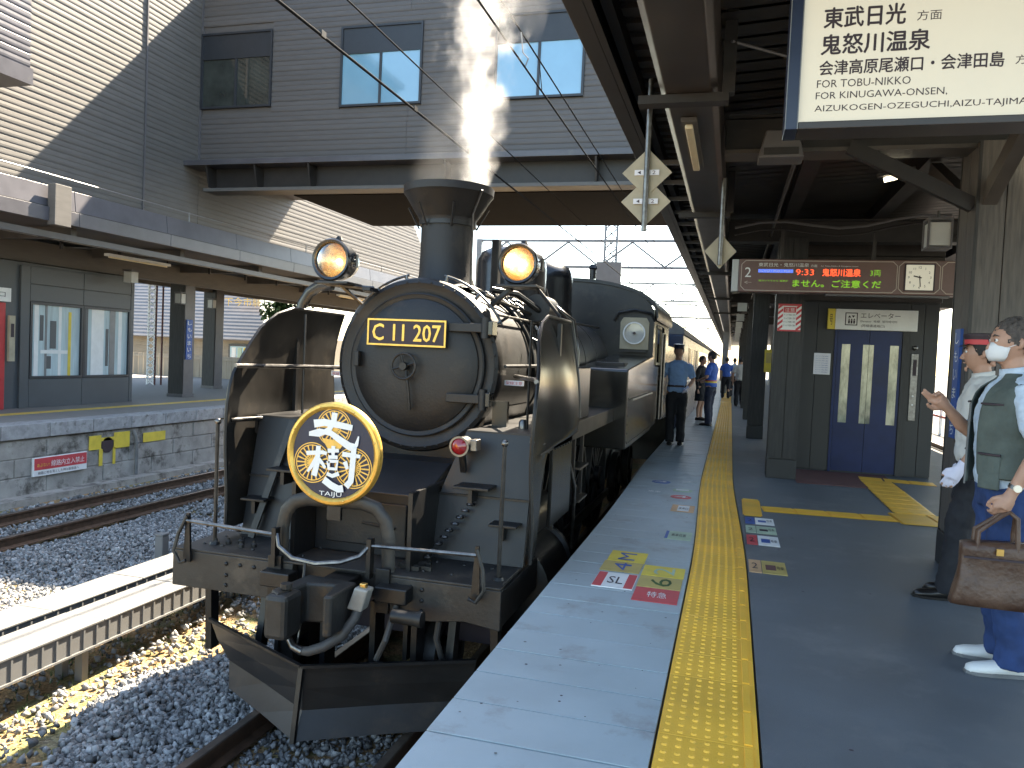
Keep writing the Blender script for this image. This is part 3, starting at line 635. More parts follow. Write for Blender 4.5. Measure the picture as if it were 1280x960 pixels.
def overpass():
    t = thing('station_overpass', (-3, OY, 5), 'brown clad station overpass with windows spanning the tracks', 'overpass')
    D = 4.35
    wins = [(-12.72, -10.87, 7.10, 8.80), (-8.97, -7.05, 7.0, 8.72), (-5.25, -3.37, 7.0, 8.72), (-1.4, .5, 7.0, 8.72)]
    MB().box(WX, 14, OY+.02, OY+D, 5.74, OT).build('wall_core', 'clad2', t)
    h = .2345; z = 5.74
    while z < OT-.05:
        cuts = [(a-.05, b+.05) for a, b, z0, z1 in wins if z+h > z0-.05 and z < z1+.05]; x = WX+.03
        for a, b in cuts+[(14, 14)]:
            for p in ([(x, a)] if a-x > .02 else []):
                xx = p[0]
                while xx < p[1]-.01:
                    e = min(p[1], xx+5.45 if p[1]-xx > 6 else p[1]); board(MB(), xx, e-.006, OY, 0, z, h, 'y').build('cladding_board', 'clad2', t); xx = e
            x = b
        z += h
    MB().box(WX+.0, WX+.05, OY-.05, OY+.02, 5.74, OT).build('corner_trim', 'greymetal', t)
    MB().box(WX, 14, OY-.045, OY+.02, 5.705, 5.74).build('base_flashing', 'darkmetal', t)
    for i, (a, b, z0, z1) in enumerate(wins):
        zt = z1-.58; fw = .05; w = MB()
        w.box(a-.05, a, OY-.06, OY+.03, z0-.05, z1+.05).box(b, b+.05, OY-.06, OY+.03, z0-.05, z1+.05).box(a, b, OY-.06, OY+.03, z0-.05, z0).box(a, b, OY-.06, OY+.03, z1, z1+.05)
        w.box(a, b, OY-.05, OY+.02, zt, zt+.06).box((a+b)/2-.03, (a+b)/2+.03, OY-.05, OY+.02, z0, zt)
        wo = w.build('window', 'wframe', t)
        MB().box(a, b, OY-.03, OY-.01, zt+.06, z1).build('blind_box', 'wframe', wo)
        g = 'darkgl' if i == 0 else 'bluegl'
        MB().box(a, (a+b)/2-.03, OY-.018, OY-.012, z0, zt).build('pane', g, wo); MB().box((a+b)/2+.03, b, OY-.028, OY-.022, z0, zt).build('pane', g, wo)
        MB().box(a+.03, (a+b)/2-.05, OY-.0125, OY-.011, z0+.03, z0+.06).build('sash_rail', 'greymetal', wo)
    # steel ledge under the wall: top flange, recessed web with brackets, bottom flange
    MB().box(-13.25, 14, OY-.55, OY+.1, 5.58, 5.70).build('ledge_flange', 'purplegrey', t, bevel=.006)
    MB().box(-12.3, 14, OY-.12, OY+.1, 5.10, 5.58).build('ledge_web', 'darkmetal', t)
    MB().box(-12.35, 14, OY-.40, OY+.1, 4.99, 5.07).build('ledge_lower_flange', 'clad', t, bevel=.006)
    for x in (-12.2, -10.9, -9.5, -6.2, -2.9, .4, 3.7):
        m = MB(); m.prism([(OY-.5, 5.57), (OY-.12, 5.57), (OY-.12, 5.09), (OY-.38, 5.09)], x-.02, x+.02, 'yz'); m.build('ledge_bracket', 'darkmetal', t)
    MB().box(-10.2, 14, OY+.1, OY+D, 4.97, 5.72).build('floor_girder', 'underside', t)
    MB().box(WX-.3, 14, OY-.04, OY+D+.3, OT, OT+.10).build('roof_slab', 'greymetal', t)
overpass()
def wing_details():
    t = thing('narrow_window', (WX, 24, 6), 'pair of tall narrow windows in the sunlit wall beyond the overpass', 'window')
    for a, b, z0, z1 in ((24.40, 24.85, 5.35, 7.4), (25.42, 25.87, 4.75, 7.4)):
        w = MB().box(WX, WX+.06, a-.06, b+.06, z0-.06, z1+.06).build('window_frame', 'wframe', t); MB().box(WX+.06, WX+.066, a, b, z0, z1).build('pane', 'bluegl', w); MB().box(WX+.06, WX+.075, a, b, (z0*2+z1)/3, (z0*2+z1)/3+.05).build('glazing_bar', 'wframe', w)
    t = thing('downpipe', (WX, 20.8, 5), 'grey downpipe on the sunlit wall beyond the overpass', 'pipe')
    MB().box(WX+.0, WX+.12, 22.0, 22.0+.16, 3.8, 8).build('pipe', 'greymetal', t); MB().bar((WX+.02, 31.3, 5.45), (WX+.02, 27.6, 8.4), .14).build('roof_edge', 'greymetal', t)
# house with a tiled roof, sign letters and a fence seen under the opposite canopy
def house():
    t = thing('old_station_house', (-24, 30, 0), 'beige building with steep grey tiled roof and gold letters seen under the opposite canopy', 'building')
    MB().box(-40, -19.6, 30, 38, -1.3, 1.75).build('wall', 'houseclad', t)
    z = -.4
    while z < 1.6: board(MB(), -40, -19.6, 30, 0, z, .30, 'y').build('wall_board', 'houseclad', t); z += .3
    n = 24
    for k in range(n):
        z0 = 1.55+k*.16; y0 = 29.3+k*.16; xr = -19.2-k*.15
        MB().prism([(y0, z0-.03), (y0-.004, z0+.008), (y0+.17, z0+.165), (y0+.17, z0+.10)], -42+k*.1, xr, 'yz').build('roof_tile_course', 'rooftile', t)
    text('下今市驛', 'goldflat', t, (-22.1, 30.35, 3.05), (1, 0, 0), (0, 0, 1), h=.38, w=1.9)
    w = MB().box(-21.5, -20.1, 29.9, 29.97, .2, 1.35).build('window', 'wframe', t); MB().box(-21.4, -20.2, 29.88, 29.899, .3, 1.25).build('pane', 'bluegl', w)
    for x, c in ((-21.3, 'white'), (-21.0, 'palegreen'), (-20.7, 'signyel')): MB().box(x, x+.2, 29.86, 29.879, .3, 1.2).build('poster', c, t)
house()
def fence_left():
    t = thing('board_fence', (-24, 26, 0), 'beige vertical board fence behind the opposite platform', 'fence')
    for k in range(70): MB().box(-31+k*.24, -31+k*.24+.228, 26, 26.03, -.7, .85).build('fence_board', 'fence', t)
    MB().box(-31, -14.2, 25.96, 26.0, .70, .78).build('fence_rail', 'fence', t)
fence_left()
def lattice():
    t = thing('lattice_pole', (-17.2, 20, 0), 'slender red and white lattice pole beside the booth', 'pole')
    x, y = -17.45, 20.2
    for a, b in ((0, 0), (.28, 0), (0, .28), (.28, .28)): MB().box(x+a, x+a+.04, y+b, y+b+.04, 0, 3.2).build('lattice_leg', 'redmat' if a else 'white', t)
    m = MB()
    for k in range(16):
        z = k*.2; m.bar((x+.02, y-.01, z), (x+.30, y-.01, z+.2), .025).bar((x+.30, y-.01, z), (x+.02, y-.01, z+.2), .025)
    m.build('lattice_bracing', 'white', t)
lattice()
def tree(x, y, h, r, label, n=2600):
    t = thing('tree', (x, y, -1.2), label, 'tree', 'trees beyond the station')
    tr = MB().tube([(x, y, -1.2), (x+.05, y, h*.35), (x-.05, y+.05, h*.62)], [.16, .11, .05], 8)
    for k in range(6):
        a = k*1.05; tr.tube([(x, y, h*(.25+.06*k)), (x+r*.55*math.cos(a), y+r*.55*math.sin(a), h*(.45+.07*k))], [.05, .02], 5)
    tr.build('trunk', 'bark', t, smooth=True); m = MB(); cl = [(random.uniform(-.6, .6)*r, random.uniform(-.6, .6)*r, h*random.uniform(.4, .95), random.uniform(.3, .55)*r) for _ in range(14)]
    for k in range(n):
        c = random.choice(cl); d = Vector((random.gauss(0, 1), random.gauss(0, 1), random.gauss(0, .8))).normalized()*c[3]*random.uniform(.5, 1)
        p = Vector((x+c[0], y+c[1], c[2]))+d; a = Vector((random.gauss(0, 1), random.gauss(0, 1), random.gauss(0, 1))).normalized()*.11; b = a.cross(Vector((random.random(), random.random(), 1))).normalized()*.07
        m.add([p-a, p+b, p+a, p-b], [(0, 1, 2, 3)])
    m.build('crown', 'leaf', t)
tree(-17.7, 29.0, 4.2, 1.3, 'small bright green tree between the buildings under the left canopy')

# ---------------------------------------------------------------- cable duct, marker post
def duct():
    for x0, x1, lb in ((-5.50, -5.17, 'pale cable duct beside the ballast, farther from the locomotive'), (-5.02, -4.66, 'pale ribbed cable duct nearest the locomotive')):
        t = thing('cable_duct', ((x0+x1)/2, 5, -.85), lb, 'cable duct', 'raised cable ducts')
        y = -1.0; k = 0
        while y < 14:
            MB().box(x0-.012, x1+.012, y+.003, y+.997, -.795, -.778+random.uniform(-.002, .002)).build('duct_lid', 'duct', t, bevel=.004)
            m = MB().box(x0, x0+.012, y, y+1, -.96, -.795).box(x1-.012, x1, y, y+1, -.96, -.795).box(x0, x1, y, y+1, -.972, -.96)
            m.box(x1, x1+.017, y, y+1, -.972, -.957); m.build('duct_trough', 'duct', t)
            r = MB()
            for j in range(8): r.box(x1, x1+.008, y+.05+j*.125, y+.066+j*.125, -.957, -.796)
            r.build('duct_rib', 'duct', t, kind='stuff')
            y += 1; k += 1
        for y in (1.0, 3.2, 4.85, 7.0, 9.2, 11.4):
            MB().box(x0+.05, x0+.12, y, y+.06, -1.25, -.972).box(x1-.12, x1-.05, y, y+.06, -1.25, -.972).box(x0+.02, x1-.02, y+.06, y+.09, -1.02, -.972).build('duct_leg', 'duct', t)
duct()
t = thing('marker_post', (-6.25, 7.55, -1.2), 'short pale concrete marker post in the ballast behind the buffer beam', 'post')
MB().box(-6.30, -6.19, 7.50, 7.61, -1.25, -.83).build('post_shaft', 'duct', t, bevel=.012)
MB().box(-6.305, -6.185, 7.495, 7.615, -.83, -.80).build('post_cap', 'duct', t, bevel=.008)
# ================================================================ NEAR PLATFORM CANOPY
def canopy_right():
    t = thing('platform_canopy', (2, 12, 3.2), 'dark brown steel canopy with deep gutter over the near platform', 'canopy')
    # outer fascia beam along the track side
    MB().prism([(-.905, 3.20), (-.80, 3.20), (-.80, 3.50), (-.905, 3.50)], 1.0, 90).build('fascia_beam', 'darkmetal', t, bevel=.006)
    MB().prism([(-.80, 3.20), (-.76, 3.20), (-.76, 3.214), (-.80, 3.214)], 1.0, 90).build('fascia_flange', 'darkmetal', t)
    MB().prism([(-.76, 3.30), (-.70, 3.30), (-.70, 3.46), (-.76, 3.46)], 1.0, 90).build('inner_beam', 'darkmetal', t)
    # corrugated soffit between fascia and gutter
    m = MB(); y = 1.0
    while y < 40: m.box(-.82, -.50, y, y+.10, 3.40, 3.46); m.box(-.82, -.50, y+.10, y+.2, 3.43, 3.46); y += .2
    m.build('outer_soffit', 'soffit', t)
    y = 7.2; 
    while y < 60: MB().box(-.80, -.50, y, y+.04, 3.222, 3.262).build('outer_rafter', 'gantry', t); y += .8
    # gutter duct in lengths, with flanged joints
    y = 1.0
    for k in range(18):
        L_ = 2.0 if k < 1 else 5.45; y1 = y+L_
        MB().prism([(-.50, 3.06), (-.46, 3.02), (-.20, 3.02), (-.165, 3.06), (-.165, 3.42), (-.50, 3.42)], y+.01, y1-.01).build('gutter_section', 'brownduct', t, bevel=.008)
        y = y1
    for y in (4.75, 8.45, 13.9, 19.3, 24.8): MB().box(-.62, -.10, y-.05, y+.05, 2.965, 3.015).build('gutter_bracket', 'darkmetal', t)
    for y in (4.75, 8.45, 13.9, 19.3): MB().box(-.14, -.07, y-.04, y+.04, 3.016, 3.5).build('gutter_hanger', 'darkmetal', t)
    # roof sheet with ribs, rising to the right
    m = MB(); y = 1.0
    while y < 30: m.add([(-.17, y, 3.42), (8, y, 3.95), (8, y+.16, 3.95), (-.17, y+.16, 3.42), (-.17, y+.16, 3.45), (8, y+.16, 3.98), (8, y+.2, 3.98), (-.17, y+.2, 3.45)], [(0, 1, 2, 3), (3, 2, 5, 4), (4, 5, 6, 7)]); y += .2
    m.build('roof_soffit', 'soffit', t)
    MB().prism([(-.9, 3.50), (8, 4.1), (8, 4.16), (-.9, 3.56)], 1.0, 90).build('roof_sheet', 'darkmetal', t)
    MB().prism([(-.17, 3.44), (8, 3.96), (8, 4.0), (-.17, 3.48)], 30, 90).build('far_soffit', 'soffit', t)
    # transverse beams and longitudinal purlins
    for y in (6.42, 10.9, 16.2, 21.6, 27.1, 32.5):
        MB().box(-.14, 6.0, y-.09, y+.09, 3.10, 3.34).build('cross_beam', 'darkmetal', t, bevel=.005)
        MB().box(-.14, 6.0, y-.13, y+.13, 3.07, 3.10).build('beam_flange', 'soffitl' if y < 7 else 'darkmetal', t)  # nearest lower flange lighter: underside highlight put into its colour
        MB().box(-.12, 6.0, y-.13, y+.13, 3.34, 3.36).build('beam_flange', 'darkmetal', t)
    for x in (.62, 1.68, 3.4): MB().box(x-.08, x+.08, 1.0, 60, 3.36, 3.52).build('purlin', 'darkmetal', t)
    for x, y, q in ((1.68, 6.42, 1), (1.68, 6.42, -1)):
        MB().bar((x, y, 2.62), (x, y+q*1.5, 3.3), .09, .12).build('knee_brace', 'soffitl', t)
    MB().bar((1.75, 6.3, 2.66), (2.9, 6.3, 3.12), .10, .14).build('knee_brace', 'soffitl', t)
    MB().bar((1.6, 6.3, 2.66), (.75, 6.3, 3.10), .06, .10).build('knee_brace', 'darkmetal', t)
    for k in range(9):
        y = 14+k*4.0; MB().bar((-.1, y, 3.02), (.9, y+1.6, 3.3), .05).build('diagonal_tie', 'soffitl', t); MB().bar((-.1, y+1.6, 3.3), (.9, y, 3.02), .05).build('diagonal_tie', 'gantry', t)
    MB().tube([(-.10, 4.7, 3.30), (.35, 5.2, 3.34), (.62, 5.5, 3.40)], .009, 6).build('tie_rod', 'greymetal', t)
    for k in range(4): MB().box(.80+.09*(k % 2), .86+.09*(k % 2), 6.28, 6.30, 3.16+.09*(k//2), 3.18+.09*(k//2)).build('bolt_plate', 'gantry', t)
    for x in (.4, 2.6): MB().tube([(x, 1.5, 3.18), (x+.02, 6, 3.16), (x, 9.0, 3.15), (x, 25, 3.18)], .018, 6).build('conduit', 'soffitl', t)
    pts = [(-.05+.28*i, 9.4, 3.02+.055*math.sin(i*1.1)+.012*i) for i in range(9)]
    MB().tube(pts, .016, 6).build('sagging_cable', 'greymetal', t); MB().tube([(p[0], p[1]+.2, p[2]-.05) for p in pts], .012, 6).build('sagging_cable', 'darkmetal', t)
canopy_right()
def wood_column(x0, x1, y0, y1, h, label, mt='wood', nb=2, base='booth', group='platform columns'):
    t = thing('wooden_column', ((x0+x1)/2, (y0+y1)/2, 0), label, 'column', group)
    MB().box(x0+.015, x1-.015, y0+.015, y1-.015, 0, h).build('core', 'woodd', t)
    w = (x1-x0)/nb
    for i in range(nb):
        MB().box(x0+i*w+.003, x0+(i+1)*w-.003, y0-.004, y0+.012, .26, h).build('board', mt, t, bevel=.003)
        MB().box(x0+i*w+.003, x0+(i+1)*w-.003, y1-.012, y1+.004, .26, h).build('board', mt, t, bevel=.003)
    d = (y1-y0)/nb
    for i in range(nb):
        MB().box(x0-.004, x0+.012, y0+i*d+.003, y0+(i+1)*d-.003, .26, h).build('board', mt, t, bevel=.003)
        MB().box(x1-.012, x1+.004, y0+i*d+.003, y0+(i+1)*d-.003, .26, h).build('board', mt, t, bevel=.003)
    for a, b in ((x0-.008, y0-.008), (x1-.012, y0-.008), (x0-.008, y1-.012), (x1-.012, y1-.012)): MB().box(a, a+.02, b, b+.02, .24, h).build('corner_bead', 'woodd', t)
    MB().box(x0-.014, x1+.014, y0-.014, y1+.014, 0, .25).build('plinth', 'elevwall', t, bevel=.006)
    return t
wood_column(1.605, 1.965, 6.22, 6.66, 3.1, 'large weathered wooden column behind the two men at the right')
wood_column(.51, .85, 10.62, 10.95, 3.1, 'dark wooden column with the red and white notice, before the elevator', 'woodd')
wood_column(.36, .64, 16.05, 16.35, 3.1, 'dark column with a yellow box, beyond the notice column', 'woodd', 1)
for k, y in enumerate((21.5, 27.0, 32.4, 38, 44, 50)): wood_column(.36, .64, y, y+.3, 3.1, ['third', 'fourth', 'fifth', 'sixth', 'seventh', 'farthest'][k]+' dark column in the row receding along the platform', 'woodd', 1)
t = thing('notice', (.68, 10.6, 2.1), 'red and white striped notice on the dark column', 'notice')
MB().box(.535, .815, 10.590, 10.604, 1.90, 2.25).build('notice_sheet', 'white', t)
m = MB()
for k in range(6):
    z = 1.90+k*.07; 
    for xa in (.535, .755): m.add([(xa, 10.588, min(z, 2.25)), (xa+.06, 10.588, min(z+.05, 2.25)), (xa+.06, 10.588, min(z+.085, 2.25)), (xa, 10.588, min(z+.035, 2.25))], [(0, 1, 2, 3)])
m.box(.535, .815, 10.586, 10.589, 2.225, 2.25).box(.535, .815, 10.586, 10.589, 1.90, 1.92); m.build('red_stripe', 'signred', t)
MB().box(.60, .75, 10.584, 10.588, 2.14, 2.21).build('red_heading', 'signred', t); text('注意', 'white', t, (.615, 10.583, 2.15), (1, 0, 0), (0, 0, 1), h=.05, w=.12)
for k in range(4): text('ホームドア設置のご案内', 'ink', t, (.605, 10.583, 2.10-.045*k), (1, 0, 0), (0, 0, 1), h=.022, w=.14)
t = thing('yellow_box', (.67, 16.0, 1.5), 'small yellow box on the side of the second dark column', 'box')
MB().box(.60, .76, 15.90, 16.04, 1.32, 1.76).build('box_body', 'signyel', t, bevel=.01); MB().box(.63, .73, 15.895, 15.9, 1.5, 1.7).build('box_window', 'ochre', t)
def vs2():
    vsign(1.600, 6.40, .98, 1.78, .14, 'しもいまいち', (-1, 0, 0), 'blue vertical station name sign on the side of the large wooden column')
vs2()
lantern(1.60, 7.3, 2.50, 'white lantern hanging left of the large wooden column', .19, .22)
lantern(2.33, 7.3, 2.50, 'white lantern hanging right of the large wooden column', .19, .22)
# elevator
def elevator():
    Y = 11.8; t = thing('elevator_tower', (1.75, Y, 0), 'dark grey elevator housing with a blue glazed door on the platform', 'elevator')
    MB().box(.88, 2.68, Y+.03, 14.2, 0, 3.3).build('housing', 'elevwall', t)
    for a, b in ((.88, 1.13), (1.135, 1.395)): MB().box(a, b, Y, Y+.03, .02, 2.38).build('wall_panel', 'elevwall', t, bevel=.004)
    for a, b in ((2.325, 2.50), (2.505, 2.68)): MB().box(a, b, Y, Y+.03, .02, 2.38).build('wall_panel', 'elevwall', t, bevel=.004)
    MB().box(1.40, 2.32, Y, Y+.03, 2.02, 2.38).build('lintel_panel', 'elevwall', t)
    for k in range(4): MB().box(.85, 2.70, Y-.02, Y+.0, 2.40+k*.21, 2.60+k*.21).build('upper_board', 'brownduct', t, bevel=.005)
    MB().box(2.24, 2.34, Y-.02, Y+.0, 0, 2.0).build('door_jamb', 'woodd', t); MB().box(1.37, 1.405, Y-.02, Y, 0, 2.0).build('door_jamb', 'elevblue', t)
    MB().box(1.37, 2.34, Y-.02, Y, 2.0, 2.02).build('door_head', 'greymetal', t)
    for a, b in ((1.41, 1.82), (1.825, 2.235)):
        d = MB().box(a, b, Y+.0, Y+.012, .02, .70).box(a, b, Y, Y+.012, 1.80, 2.0)
        holes = [(1.47, 1.58)] if a < 1.5 else [(2.09, 2.20)]
        holes += [(1.745, 1.82)] if a < 1.5 else [(1.825, 1.885)]
        xs = a
        for h0, h1 in sorted(holes):
            if h0-xs > .002: d.box(xs, h0, Y, Y+.012, .70, 1.80)
            xs = h1
        if b-xs > .002: d.box(xs, b, Y, Y+.012, .70, 1.80)
        do = d.build('door_panel', 'elevblue', t)
        for h0, h1 in holes: MB().box(h0, h1, Y+.004, Y+.009, .70, 1.80).build('door_glass', 'elevglass', do)
    MB().box(2.36, 2.45, Y-.02, Y+.0, .78, 1.70).build('button_panel', 'steel', t, bevel=.005); MB().box(2.385, 2.43, Y-.024, Y-.02, 1.40, 1.62).build('button_display', 'ink', t)
    for z in (1.0, 1.12): MB().lathe([(.012, 0), (.012, -.008)], (2.405, Y-.02, z), 'y', 12).build('call_button', 'white', t)
    MB().lathe([(.03, -.0), (.03, -.05), (.015, -.06)], (2.40, Y, 1.78), 'y', 14).build('speaker_dome', 'steel', t, smooth=True)
m_ = mat('elevator_door_glass', (.10, .13, .095), .06, nscale=3.2, col2=(.58, .58, .42), stretch=(2, 1, .7), spec=.8, thr=(.35, .65)); M['elevglass'] = m_
elevator()
t = thing('paper_notice', (1.22, 11.79, 1.5), 'white paper notice on the grey wall left of the elevator door', 'notice')
MB().box(1.11, 1.33, 11.788, 11.796, 1.36, 1.66).build('paper', 'paperwhite', t)
for k in range(8): text('エレベーターご利用のお客様へ', 'signblue', t, (1.135, 11.7865, 1.61-.032*k), (1, 0, 0), (0, 0, 1), h=.014, w=.17)
def esign():
    Y = 11.74; t = thing('elevator_sign', (1.85, Y, 2.1), 'white elevator sign with a yellow tab over the blue door', 'sign')
    MB().box(1.355, 2.40, Y-.02, Y+.04, 2.0, 2.285).build('sign_box', 'white', t, bevel=.006); MB().box(1.255, 1.352, Y-.02, Y+.04, 2.0, 2.285).build('yellow_tab', 'signyel', t, bevel=.004)
    y = Y-.0215; X, Z = (1, 0, 0), (0, 0, 1)
    text('エレベーター', 'ink', t, (1.68, y, 2.165), X, Z, h=.075, w=.50); text('Elevator  电梯  엘리베이터', 'ink', t, (1.68, y, 2.105), X, Z, h=.034, w=.46); text('(跨線橋連絡口)', 'ink', t, (1.69, y, 2.035), X, Z, h=.045, w=.30)
    MB().box(1.48, 1.64, y-.0, y+.001, 2.06, 2.072).box(1.48, 1.64, y, y+.001, 2.225, 2.237).box(1.48, 1.492, y, y+.001, 2.072, 2.225).box(1.628, 1.64, y, y+.001, 2.072, 2.225).build('pictogram_frame', 'ink', t)
    text('▲▼', 'ink', t, (1.515, y, 2.165), X, Z, h=.035, w=.09); pic = MB()
    for k in range(3): pic.box(1.52+k*.033, 1.543+k*.033, y, y+.001, 2.085, 2.13).lathe([(.010, 0), (.010, .001)], (1.5315+k*.033, y, 2.143), 'y', 10)
    pic.build('pictogram_people', 'ink', t); text('号', 'ink', t, (1.28, y, 2.06), X, Z, h=.15, w=.04)
esign()
# departures board with clock
def departures():
    Y = 9.8; t = thing('departure_board', (1.1, Y, 2.3), 'brown train departure board with red and green LED text hanging over the platform', 'sign')
    X, Z = (1, 0, 0), (0, 0, 1); f = Y-.101
    MB().box(.02, 3.8, Y-.1, Y+.1, 2.315, 2.705).build('board_case', 'boardbrown', t, bevel=.008)
    MB().box(-.06, .018, Y-.09, Y+.09, 2.32, 2.70).build('end_light', 'lampglass', t, bevel=.006)
    def frame(x0, x1, z0, z1, c):
        pts = [(x0+c, z0), (x1-c, z0), (x1, z0+c), (x1, z1-c), (x1-c, z1), (x0+c, z1), (x0, z1-c), (x0, z0+c)]
        m = MB()
        for a, b in zip(pts, pts[1:]+pts[:1]): m.bar((a[0], f-.001, a[1]), (b[0], f-.001, b[1]), .008, .004, (0, 1, 0))
        m.build('trim_line', 'boardtrim', t)
    frame(.05, 1.74, 2.335, 2.685, .045); frame(1.76, 2.18, 2.335, 2.685, .05); frame(2.2, 3.6, 2.335, 2.685, .05)
    text('2', 'white', t, (.09, f, 2.49), X, Z, h=.115, w=.07); text('←', 'boardtrim', t, (.085, f, 2.41), X, Z, w=.085, h=.035)
    text('東武日光・鬼怒川温泉', 'white', t, (.24, f, 2.615), X, Z, h=.045, w=.56); text('方面', 'white', t, (.82, f, 2.615), X, Z, h=.03, w=.07)
    text('for Tobu-Nikko & Kinugawa-onsen', 'white', t, (.93, f, 2.618), X, Z, h=.02, w=.40)
    MB().box(.24, .63, f-.001, f+.0, 2.545, 2.585).build('train_type_band', 'ledblue', t); text('SL大樹・特急・会津', 'white', t, (.26, f-.002, 2.553), X, Z, h=.022, w=.34)
    text('9:33', 'ledred', t, (.66, f, 2.52), X, Z, h=.07, w=.20); text('鬼怒川温泉', 'ledred', t, (.95, f, 2.513), X, Z, h=.085, w=.41, bold=.022); text('3両', 'ledgreen', t, (1.46, f, 2.52), X, Z, h=.07, w=.11)
    text('危ないですから 電車が', 'ledgreen', t, (.25, f, 2.44), X, Z, h=.022, w=.33); text('ません。ご注意くだ', 'ledgreen', t, (.63, f, 2.385), X, Z, h=.085, w=.95, bold=.018)
    c = MB().box(1.83, 2.115, f-.012, f+.0, 2.37, 2.655).build('clock_face', 'clockface', t, bevel=.012)
    cx_, cz = 1.9725, 2.5125; cf = f-.0135
    MB().box(1.818, 1.829, f-.014, f, 2.36, 2.665).box(2.116, 2.127, f-.014, f, 2.36, 2.665).box(1.829, 2.116, f-.014, f, 2.656, 2.665).box(1.829, 2.116, f-.014, f, 2.36, 2.369).build('clock_bezel', 'ink', c)
    for k in range(12):
        a = k*PI/6; text(str(k or 12), 'ink', c, (cx_+.112*math.sin(a), cf, cz+.112*math.cos(a)-.013), X, Z, h=.026, align='C', name='numeral')
    def hand(ang, L_, w): MB().bar((cx_-.02*math.sin(ang), cf-.002, cz-.02*math.cos(ang)), (cx_+L_*math.sin(ang), cf-.002, cz+L_*math.cos(ang)), w, .003, (0, 1, 0)).build('clock_hand', 'ink', c)
    hand(math.radians(9*30+14.5), .065, .013); hand(math.radians(29*6), .105, .009)
    for x in (.5, 1.5, 2.6): MB().box(x-.02, x+.02, Y-.02, Y+.02, 2.70, 3.1).build('hanger', 'darkmetal', t)
    MB().box(1.0, 2.3, Y-.06, Y+.06, 2.295, 2.315).build('lower_channel', 'greymetal', t)
departures()
# big hanging direction sign
def bigsign():
    Y = 3.3; t = thing('direction_sign', (1.0, Y, 2.7), 'large illuminated white direction sign with dark frame at the top right', 'sign')
    X, Z = (1, 0, 0), (0, 0, 1); f = Y-.001
    MB().box(.20, 2.3, Y, Y+.14, 2.415, 3.05).build('sign_face', 'signface', t)
    MB().box(.150, .199, Y-.012, Y+.15, 2.385, 3.08).build('side_frame', 'navy', t, bevel=.003); MB().box(.150, .1535, Y-.016, Y-.012, 2.385, 3.08).box(.1955, .1995, Y-.016, Y-.012, 2.385, 3.08).build('frame_edge', 'gantry', t)
    MB().box(.20, 2.35, Y-.012, Y+.15, 2.385, 2.414).build('bottom_frame', 'brownduct', t, bevel=.003); MB().box(.2, 2.35, Y-.012, Y+.15, 3.051, 3.08).build('top_frame', 'brownduct', t)
    for x in (.5, 1.9): MB().box(x-.02, x+.02, Y+.05, Y+.09, 3.08, 3.5).build('hanger', 'darkmetal', t)
    text('東武日光', 'ink', t, (.275, f, 2.775), X, Z, h=.078, w=.29, bold=.022); text('方面', 'ink', t, (.605, f, 2.782), X, Z, h=.038, w=.085)
    text('鬼怒川温泉', 'ink', t, (.27, f, 2.672), X, Z, h=.078, w=.385, bold=.022)
    text('会津高原尾瀬口・会津田島', 'ink', t, (.268, f, 2.594), X, Z, h=.056, w=.64, bold=.018); text('方面', 'ink', t, (.945, f, 2.600), X, Z, h=.034, w=.08)
    text('FOR TOBU-NIKKO', 'ink', t, (.262, f, 2.546), X, Z, h=.030, w=.335); text('FOR KINUGAWA-ONSEN,', 'ink', t, (.26, f, 2.498), X, Z, h=.031, w=.465); text('AIZUKOGEN-OZEGUCHI,AIZU-TAJIMA', 'ink', t, (.258, f, 2.447), X, Z, h=.031, w=.735)
bigsign()
# diamond boards on a pole
def diamonds():
    x, y = -.565, 4.85
    t = thing('diamond_sign', (x, y, 2.3), 'pair of cream diamond plates on a hanging pole by the platform edge', 'sign')
    MB().tube([(x, y, 2.24), (x, y, 3.16)], .017, 10).build('pole', 'steel', t, smooth=True)
    for zc in (2.60, 2.425):
        z0 = zc
        MB().prism([(x-.152, z0), (x, z0-.148), (x+.152, z0), (x, z0+.148)], y+.02+(.008 if zc < 2.5 else 0), y+.026+(.008 if zc < 2.5 else 0)).build('diamond_plate', 'cream', t, bevel=.001)
        for s, ch in ((-1, '◀'), (1, '2')):
            MB().box(x+s*.045-.03, x+s*.045+.03, y+.012, y+.0195, z0-.016, z0+.016).build('label_plate', 'paperwhite', t); text(ch, 'ink', t, (x+s*.045-.012, y+.0115, z0-.011), (1, 0, 0), (0, 0, 1), h=.022, w=.02)
    t = thing('diamond_sign', (-.16, 6.7, 2.2), 'single cream diamond plate farther along under the gutter', 'sign')
    x, y, z0 = -.15, 7.0, 2.42
    MB().tube([(x, y, 2.30), (x, y, 3.04)], .02, 10).build('pole', 'steel', t, smooth=True)
    MB().prism([(x-.135, z0), (x, z0-.15), (x+.135, z0), (x, z0+.15)], y+.024, y+.03).build('diamond_plate', 'cream', t)
diamonds()
t = thing('tube_light', (-.33, 5.6, 3.0), 'pale fluorescent tube fixture on the underside of the gutter', 'lamp')
MB().box(-.40, -.30, 5.15, 6.4, 2.985, 3.015).build('lamp_base', 'soffitl', t); MB().box(-.375, -.325, 5.2, 6.35, 2.955, 2.985).build('tube_cover', 'tube', t, bevel=.008)
t = thing('tube_light', (1.25, 7.6, 3.0), 'lit tube lamp glowing under the dark canopy near the big column', 'lamp')
MB().bar((1.10, 6.9, 2.985), (1.28, 6.9, 3.03), .035).build('tube', 'tubelit', t); MB().bar((1.05, 6.9, 3.02), (1.32, 6.9, 3.07), .07, .03).build('lamp_body', 'darkmetal', t)
t = thing('tube_light', (2.1, 6.0, 3.0), 'lit tube lamp at the right edge under the canopy', 'lamp')
